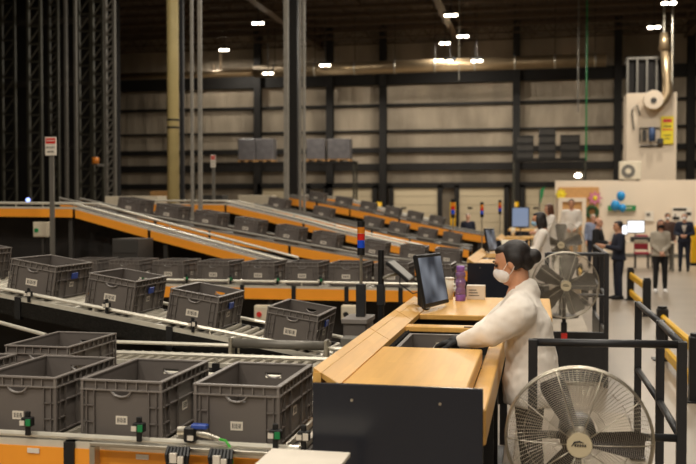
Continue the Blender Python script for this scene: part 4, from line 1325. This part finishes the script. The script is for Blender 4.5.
# white plant room with its vertical duct, behind the office
a, b = at(626, 178, 44), at(677, 92, 44)
t = thing('plant_cabin', 'tall white plant cabin with a row of dark windows above the office', 'cabin', ((a.x + b.x) / 2, 44, 0))
w_ = (b.x - a.x) / 2
zt, zm = at(640, 57, 44).z, b.z
MB().box((-w_, 0, 0), (w_, 1.5, zm), 0.01).build('wall_panel', 'officewall', t)
MB().box((-w_ + 0.1, 0.2, zm), (w_ - 0.4, 1.4, zt - 0.06)).build('window_band', 'darkback', t)
for k in range(5):
    xx = -w_ + 0.04 + k * (2 * w_ - 0.5) / 4
    MB().box((xx - 0.045, 0.02, zm), (xx + 0.045, 0.12, zt)).build('window_post', 'steel', t)
MB().box((-w_, 0, zt - 0.1), (w_ - 0.35, 1.45, zt)).build('top_rail', 'steel', t)
m = MB()
m.path([at(634, 130, 43.9) - t.location, at(632, 110, 43.9) - t.location, at(637, 105, 43.9) - t.location, at(640, 115, 43.9) - t.location], 0.03, 6)
m.path([at(640, 142, 43.9) - t.location, at(640, 128, 43.9) - t.location, at(660, 128, 43.9) - t.location], 0.03, 6)
m.path([at(640, 146, 43.9) - t.location, at(662, 146, 43.9) - t.location], 0.04, 6)
m.build('pipe', 'darksteel', t)
p = at(652, 134, 43.7)
t = thing('water_filter', 'blue cylinder and pipe fittings on the white plant cabin', 'filter', p)
MB().cyl((0, 0, -0.32), (0, 0, 0.3), 0.14, n=18).build('vessel', 'bluesteel', t, True)
MB().box((-0.4, 0.0, -0.3), (-0.25, 0.2, 0.2), 0.02).build('valve', 'darkgrey', t)
MB().box((0.25, 0.0, -0.45), (0.5, 0.2, -0.2), 0.02).build('valve', 'darkgrey', t)
a, b = at(661, 144, 43.8), at(674, 116, 43.8)
o = MB().box((a.x, 43.85, a.z), (b.x, 43.92, b.z), 0.005).build('warning_sign', 'signyellow')
tag(o, 'tall yellow warning sign with red and black print on the white cabin', 'sign')
hh, ww = b.z - a.z, b.x - a.x
MB().box((a.x + ww * 0.15, 43.84, a.z + hh * 0.78), (a.x + ww * 0.85, 43.85, a.z + hh * 0.9)).build('print', 'red', o)
MB().box((a.x + ww * 0.1, 43.84, a.z + hh * 0.5), (a.x + ww * 0.9, 43.85, a.z + hh * 0.54)).build('print', 'red', o)
MB().box((a.x + ww * 0.2, 43.84, a.z + hh * 0.62), (a.x + ww * 0.8, 43.85, a.z + hh * 0.66)).build('print', 'ink', o)
MB().box((a.x + ww * 0.2, 43.84, a.z + hh * 0.3), (a.x + ww * 0.8, 43.85, a.z + hh * 0.33)).build('print', 'ink', o)
MB().box((a.x + ww * 0.3, 43.84, a.z + hh * 0.18), (a.x + ww * 0.7, 43.85, a.z + hh * 0.21)).build('print', 'ink', o)
t = thing('exhaust_duct', 'vertical silver duct bending into a round blower on the white cabin', 'duct', at(668, 60, 43.5))
L0 = Vector(t.location)
P_ = lambda x, y: at(x, y, 43.5) - L0
MB().cyl(P_(664, 50), P_(664, 33), 0.24, 0.16, n=20).build('cowl', 'duct', t, True)
MB().cyl(P_(664, 33), Vector((P_(664, 33).x, 0, 13.19 - L0.z)), 0.05).build('stack_pipe', 'alu', t)
MB().cyl(P_(672, 90), Vector((P_(672, 90).x, 0, 13.19 - L0.z)), 0.05).build('side_pipe', 'alu', t)
MB().path([P_(664.5, 50), P_(667, 80), P_(667.5, 92), P_(664, 100), P_(656, 108), P_(650, 108)], [0.17, 0.2, 0.24, 0.22, 0.2, 0.18], 14).build('elbow', 'duct', t, True)
MB().cyl(P_(653, 100) + Vector((0, -0.25, 0)), P_(653, 100) + Vector((0, 0.2, 0)), 0.42, n=28).build('blower_drum', 'officewall', t)
MB().cyl(P_(653, 101) + Vector((0, -0.28, 0)), P_(653, 101) + Vector((0, -0.25, 0)), 0.13, n=20).build('inlet', 'darkgrey', t)

# long duct under the roof
a, b, c = at(110, 77, 52), at(290, 71, 52), at(606, 60, 52)
t = thing('long_duct', 'long round silver duct running along the back wall below the roof', 'duct', (0, 52, a.z))
O_ = Vector(t.location)
MB().cyl(at(255, 71.5, 52) - O_, c - O_, 0.36, n=24).build('main_run', 'duct', t, True)
MB().cyl(a - O_, at(255, 73, 52) - O_, 0.2, n=20).build('thin_run', 'duct', t, True)
for k in range(9):
    p = at(275 + 40 * k, 71 - 1.35 * k * 40 / 40, 52) - O_
    MB().cyl(Vector((p.x, 0, p.z + 0.3)), Vector((p.x, 0, 13.2 - O_.z)), 0.02, n=6).build('hanger', 'girt', t)
    MB().cyl(p + Vector((-0.05, 0, 0)), p + Vector((0.05, 0, 0)), 0.385, n=24).build('joint_band', 'alu', t, True)
MB().box(at(219, 70, 51.8) - O_, at(222, 54, 52.2) - O_).box(at(213, 64, 51.8) - O_, at(215, 74, 52.2) - O_).box(at(222, 70, 51.8) - O_, at(252, 68, 52.2) - O_).build('bracket', 'officewall', t)

# pallet racks along the back wall
def rack(x0, x1, ytop, Y, label):
    a, b = at(x0, ytop, Y), at(x1, ytop, Y)
    t = thing('pallet_rack', label, 'rack', (a.x, Y, 0), 0, 'pallet racks at the back wall')
    L = b.x - a.x
    MB().box((0, -0.5, a.z - 0.14), (L, -0.42, a.z)).box((0, 0.42, a.z - 0.14), (L, 0.5, a.z)).build('beam', 'girt', t)
    MB().box((0, -0.45, a.z - 0.03), (L, 0.45, a.z)).build('shelf', 'darkgrey', t)
    for x in (0.05, L - 0.05):
        m = MB()
        for y in (-0.46, 0.4):
            m.box((x - 0.05, y, 0), (x + 0.05, y + 0.08, a.z - 0.03))
        for k in range(5):
            m.cyl((x, -0.42, 0.3 + k * (a.z - 0.8) / 5), (x, 0.42, 0.7 + k * (a.z - 0.8) / 5), 0.02, n=5)
        m.build('upright', 'mast', t)
    return a.z
z = rack(196, 356, 163, 53, 'long pallet rack with wrapped pallets behind the tall posts')
for k, (x0, x1) in enumerate(((240, 257), (258, 275), (308, 326), (329, 351))):
    a, b = at(x0, 163, 53), at(x1, 139, 53)
    t = thing('wrapped_pallet', ('leftmost', 'second', 'third', 'rightmost')[k] + ' grey wrapped pallet on the long rack', 'pallet', ((a.x + b.x) / 2, 53, z), 0, 'wrapped pallets on the rack')
    w_ = (b.x - a.x) / 2
    MB().box((-w_, -0.4, 0.12), (w_, 0.4, b.z - z), 0.03).build('load', 'wrap', t)
    m = MB().box((-w_, -0.42, 0.09), (w_, 0.42, 0.12))
    for s in (-1, 0, 1):
        m.box((s * (w_ - 0.06) - 0.06, -0.42, 0), (s * (w_ - 0.06) + 0.06, 0.42, 0.09))
    m.build('pallet_base', 'cork', t)
z = rack(513, 586, 159, 52, 'short pallet rack with dark crates at the right of the back wall')
k = 0
names = ['left', 'middle', 'right']
lev = ['bottom', 'second', 'third', 'top']
for c, (x0, x1) in enumerate(((517, 534), (538, 556), (560, 580))):
    a, b = at(x0, 159, 52), at(x1, 159, 52)
    for r_ in range(4 if c == 1 else 3):
        t = thing('stacked_crate', '%s dark crate in the %s stack on the short rack' % (lev[r_], names[c]), 'crate', ((a.x + b.x) / 2, 52, z + 0.01 + r_ * 0.42), 0, 'dark crates on the rack')
        w_ = (b.x - a.x) / 2 - 0.03
        MB().box((-w_, -0.35, 0), (w_, 0.35, 0.37), 0.03).build('body', 'darkgrey', t)
        MB().box((-w_ - 0.02, -0.38, 0.36), (w_ + 0.02, 0.38, 0.41), 0.01).build('rim', 'darksteel', t)
p = at(578, 175.5, 55)
t = thing('wall_lamp', 'small bright lamp on the back wall above the office corner', 'lamp', p)
MB().ball((0, 0, 0), (0.2, 0.08, 0.12), 14).build('lens', 'lamp', t, True)
MB().box((-0.15, 0.05, -0.1), (0.15, 1.3, 0.1)).build('bracket', 'girt', t)

# ------------------------------------------------------------------ posts and signs among the conveyors
def post(px, Y, r, m, label, name='support_post', ztop=12.0, base=True, square=False):
    p = at(px, 208, Y)
    t = thing(name, label, 'post', (p.x, Y, 0))
    mm = MB()
    if square:
        mm.box((-r, -r, 0), (r, r, ztop), 0.004)
    else:
        mm.cyl((0, 0, 0), (0, 0, ztop), r, n=18)
    mm.build('shaft', m, t, not square)
    MB().box((-r * 1.8, -r * 1.8, 0), (r * 1.8, r * 1.8, 0.03)).build('base_plate', 'steel', t)
    return t
t = post(173.5, 23, 0.155, 'cream', 'thick cream yellow pipe column at the left')
for z in (4.05, 4.25):
    MB().cyl((0, 0, z), (0, 0, z + 0.05), 0.165, n=18).build('band', 'black', t)
post(182.5, 22.7, 0.05, 'darksteel', 'thin dark post touching the cream column', square=True)
post(192.5, 16.4, 0.026, 'galv', 'thin grey post, left of the pair right of the cream column', square=True)
post(200.5, 16.4, 0.034, 'galv', 'thin pale post, right of the pair right of the cream column', square=True)
post(286.5, 24.5, 0.062, 'galv', 'slim grey post, left of the dark post group', square=True)
t = post(294.5, 27, 0.11, 'darksteel', 'wide dark steel column in the middle of the post group', square=True)
MB().box((-0.13, -0.14, 0), (0.13, -0.11, 12)).build('flange', 'girt', t)
post(300.3, 24.4, 0.032, 'galv', 'slim grey post touching the wide dark column', square=True)
post(304.3, 24.3, 0.034, 'galv', 'slim pale post, right of the dark post group', square=True)
def signpost(px, py0, py1, w, Y, label, big=True):
    a, b = at(px, py0, Y), at(px, py1, Y)
    t = thing('sign_post', label, 'sign', (a.x, Y, 0), 0, 'warning sign posts')
    MB().box((-0.03, 0.012, 0), (0.03, 0.05, a.z - 0.02)).build('pole', 'steel', t)
    h = a.z - b.z
    s = MB().box((-w / 2, 0, b.z), (w / 2, 0.012, a.z), 0.003).build('sign_plate', 'sticker', t)
    MB().box((-w / 2 + 0.012, -0.004, a.z - h * 0.36), (w / 2 - 0.012, 0, a.z - 0.015)).build('red_band', 'red', s)
    text('sign_text', 'DANGER', w * 0.19, 'sticker', s, (0, -0.006, a.z - h * 0.2))
    text('sign_text', 'DO NOT', w * 0.2, 'ink', s, (0, -0.003, b.z + h * 0.44))
    text('sign_text', 'ENTER', w * 0.2, 'ink', s, (0, -0.003, b.z + h * 0.2))
signpost(50.5, 137, 155.5, 0.172, 11.7, 'white danger sign on a tall grey post by the orange ramp at left')
signpost(213, 155, 167.5, 0.11, 17.9, 'small white danger sign on a thin post right of the thin post pair', False)

# rack masts of the automated store at far left
struct(MB().box((-46, 36, 0), (at(118, 208, 36).x, 36.3, 13.2)).build('wall_dark_sheet', 'darkback'))  # near-black sheet put up for the darkness behind the masts
def mast(px, Y, w, label, brace=True, m_='mast', top=12.6):
    p = at(px, 208, Y)
    t = thing('lattice_mast', label, 'mast', (p.x, Y, 0), 0, 'lattice masts of the tall store')
    for s in (-1, 1):
        MB().box((s * w / 2 - 0.035, -0.05, 0), (s * w / 2 + 0.035, 0.05, top)).build('upright', m_, t)
    if brace:
        m = MB()
        k = int(top / (w * 1.3))
        for i in range(k):
            z0, z1 = i * top / k, (i + 1) * top / k
            m.cyl((-w / 2, 0, z0), (w / 2, 0, z1), 0.022, n=5)
            m.box((-w / 2, -0.025, z1 - 0.03), (w / 2, 0.025, z1 + 0.02))
        m.build('bracing', m_, t)
    MB().box((-w / 2 - 0.08, -0.1, 0), (w / 2 + 0.08, 0.1, 0.05)).build('base_plate', m_, t)
mast(36, 25, 0.4, 'leftmost lattice mast of the tall store')
mast(55, 28, 0.3, 'second lattice mast of the tall store from the left')
mast(72, 24.5, 0.3, 'third lattice mast of the tall store, with wide uprights', False, 'steel')
mast(86, 26, 0.4, 'fourth lattice mast of the tall store from the left')
mast(99, 25, 0.32, 'fifth lattice mast of the tall store, right of the middle')
mast(111, 24, 0.26, 'rightmost lattice mast of the tall store', True, 'steel')
mast(10, 30, 0.5, 'dim lattice mast at the left edge of the photo')
for zz in (1.9, 4.2, 6.5, 8.8):
    a, b = at(-30, 208, 31), at(112, 208, 31)
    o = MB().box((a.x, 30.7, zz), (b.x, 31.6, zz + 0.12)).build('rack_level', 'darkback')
    tag(o, 'dark shelf level of the tall store behind the masts at height %s' % {1.9: 'of the conveyors', 4.2: 'of the danger sign', 6.5: 'above the danger sign', 8.8: 'near the roof'}[zz], 'shelf', 'shelf levels of the tall store')
p = at(105, 160, 24.5)
p.x = at(99, 208, 25).x + 0.16
t = thing('warning_lamp', 'orange warning lamp on the masts at left', 'lamp', p)
MB().cyl((0, 0, -0.1), (0, 0, 0.08), 0.1, n=14).build('lens', 'beaconamber', t, True)
MB().box((-0.05, 0, -0.16), (0.05, 0.55, -0.1)).build('bracket', 'steel', t)
p = at(28, 200, 20)
t = thing('status_lamp', 'small blue white status lamp above the conveyor at far left', 'lamp', p)
MB().ball((0, 0, 0), 0.05).build('lens', 'led', t, True)
MB().box((-0.06, 0.03, -p.z), (0.06, 0.1, 0.08)).build('stand', 'darkgrey', t)

# control boxes and cabinets
def cabinet(x0, y0, x1, y1, Y, m_, label, dep=0.3, floor=False, button=None, name='control_box'):
    a, b = at(x0, y1, Y), at(x1, y0, Y)
    t = thing(name, label, 'cabinet', ((a.x + b.x) / 2, Y, 0 if floor else a.z))
    w_ = (b.x - a.x) / 2
    zb = t.location.z
    MB().box((-w_, 0, 0), (w_, dep, b.z - zb), 0.006).build('case', m_, t)
    MB().box((-w_ + 0.015, -0.008, max(0.015, a.z - zb + 0.015)), (w_ - 0.015, 0, b.z - zb - 0.015), 0.003).build('door', m_, t)
    if button:
        zc = (a.z + b.z) / 2 - zb
        MB().cyl((-w_ * 0.45, -0.03, zc - 0.01), (-w_ * 0.45, -0.008, zc - 0.01), 0.03, n=14).build('button', button, t)
    if not floor:
        MB().box((-0.02, dep * 0.3, -zb), (0.02, dep * 0.3 + 0.04, 0)).build('stand', 'darkgrey', t)
    return t
cabinet(254, 306, 274, 321, 10.2, 'beige', 'white stop button box under the level conveyor, right of the third sloping tote', 0.12, False, 'red')
cabinet(341, 306, 360, 321, 10.2, 'beige', 'white control box with a black knob left of the beacon pole', 0.12, False, 'black')
cabinet(33, 222, 48, 237, 11.9, 'beige', 'white box under the flat stretch of the empty ramp', 0.2, False, 'green')
cabinet(105, 196, 158, 216, 19.5, 'beige', 'long beige cabinet behind the topmost totes at left', 0.5, True)
cabinet(238, 195, 272, 208, 27.5, 'beige', 'long beige cabinet behind the second ramp', 0.5, True)
cabinet(150, 191, 170, 200, 30, 'cork', 'brown box by the foot of the cream column', 0.5, True)
cabinet(112, 239, 138, 254, 11.5, 'darkgrey', 'grey cabinet in the dark below the orange ramp', 0.5, True)
cabinet(200, 195, 222, 208, 29, 'darkgrey', 'dark machine cabinet by the thin post pair', 0.6, True)
for px, Y, lb in ((330, 5.9, 'yellow marked valve block between the sloping conveyor and the desk'),):
    t = thing('valve_block', lb, 'machine', (-1.28, 6.46, 0))
    MB().box((-0.12, -0.1, 0.9), (0.1, 0.2, 0.96), 0.005).box((-0.1, -0.05, 0.96), (0.08, 0.1, 1.02), 0.005).build('block', 'steel', t)
    MB().cyl((0.03, -0.056, 0.99), (0.03, -0.05, 0.99), 0.018, n=12).build('mark', 'yellow', t)
    MB().box((-0.09, 0, 0), (-0.04, 0.05, 0.9)).box((0.03, 0, 0), (0.08, 0.05, 0.9)).build('leg', 'darkgrey', t)

# yellow bollards and dark bumpers between the dock doors
for px, Y, lb in ((379, 54, 'yellow bollard left of the middle dock doors'), (453, 54, 'yellow bollard between the two middle dock doors'), (516, 54, 'yellow bollard right of the dock door behind the blue monitor')):
    p = at(px, 208, Y)
    t = thing('bollard', lb, 'bollard', (p.x, Y, 0), 0, 'yellow bollards at the dock doors')
    MB().cyl((0, 0, 0), (0, 0, 2.3), 0.16, n=14).build('post', 'yellow', t, True)
    MB().box((-0.3, -0.3, 0), (0.3, 0.3, 0.05)).build('base_plate', 'black', t)
# thin cables hanging from the roof
for px, y1, Y, m_, lb in ((459, 80, 46, 'alu', 'thin pale cable hanging at the middle of the roof'), (578, 112, 46, 'steel', 'thin grey pipe hanging left of the green cable'), (586, 160, 46, 'green', 'green cable hanging down before the short rack')):
    p = at(px, y1, Y)
    o = MB().cyl((0, 0, 0), (0, 0, 13.2 - p.z), 0.035 if m_ != 'alu' else 0.02, n=8).build('hanging_cable', m_)
    o.location = p
    tag(o, lb, 'cable')
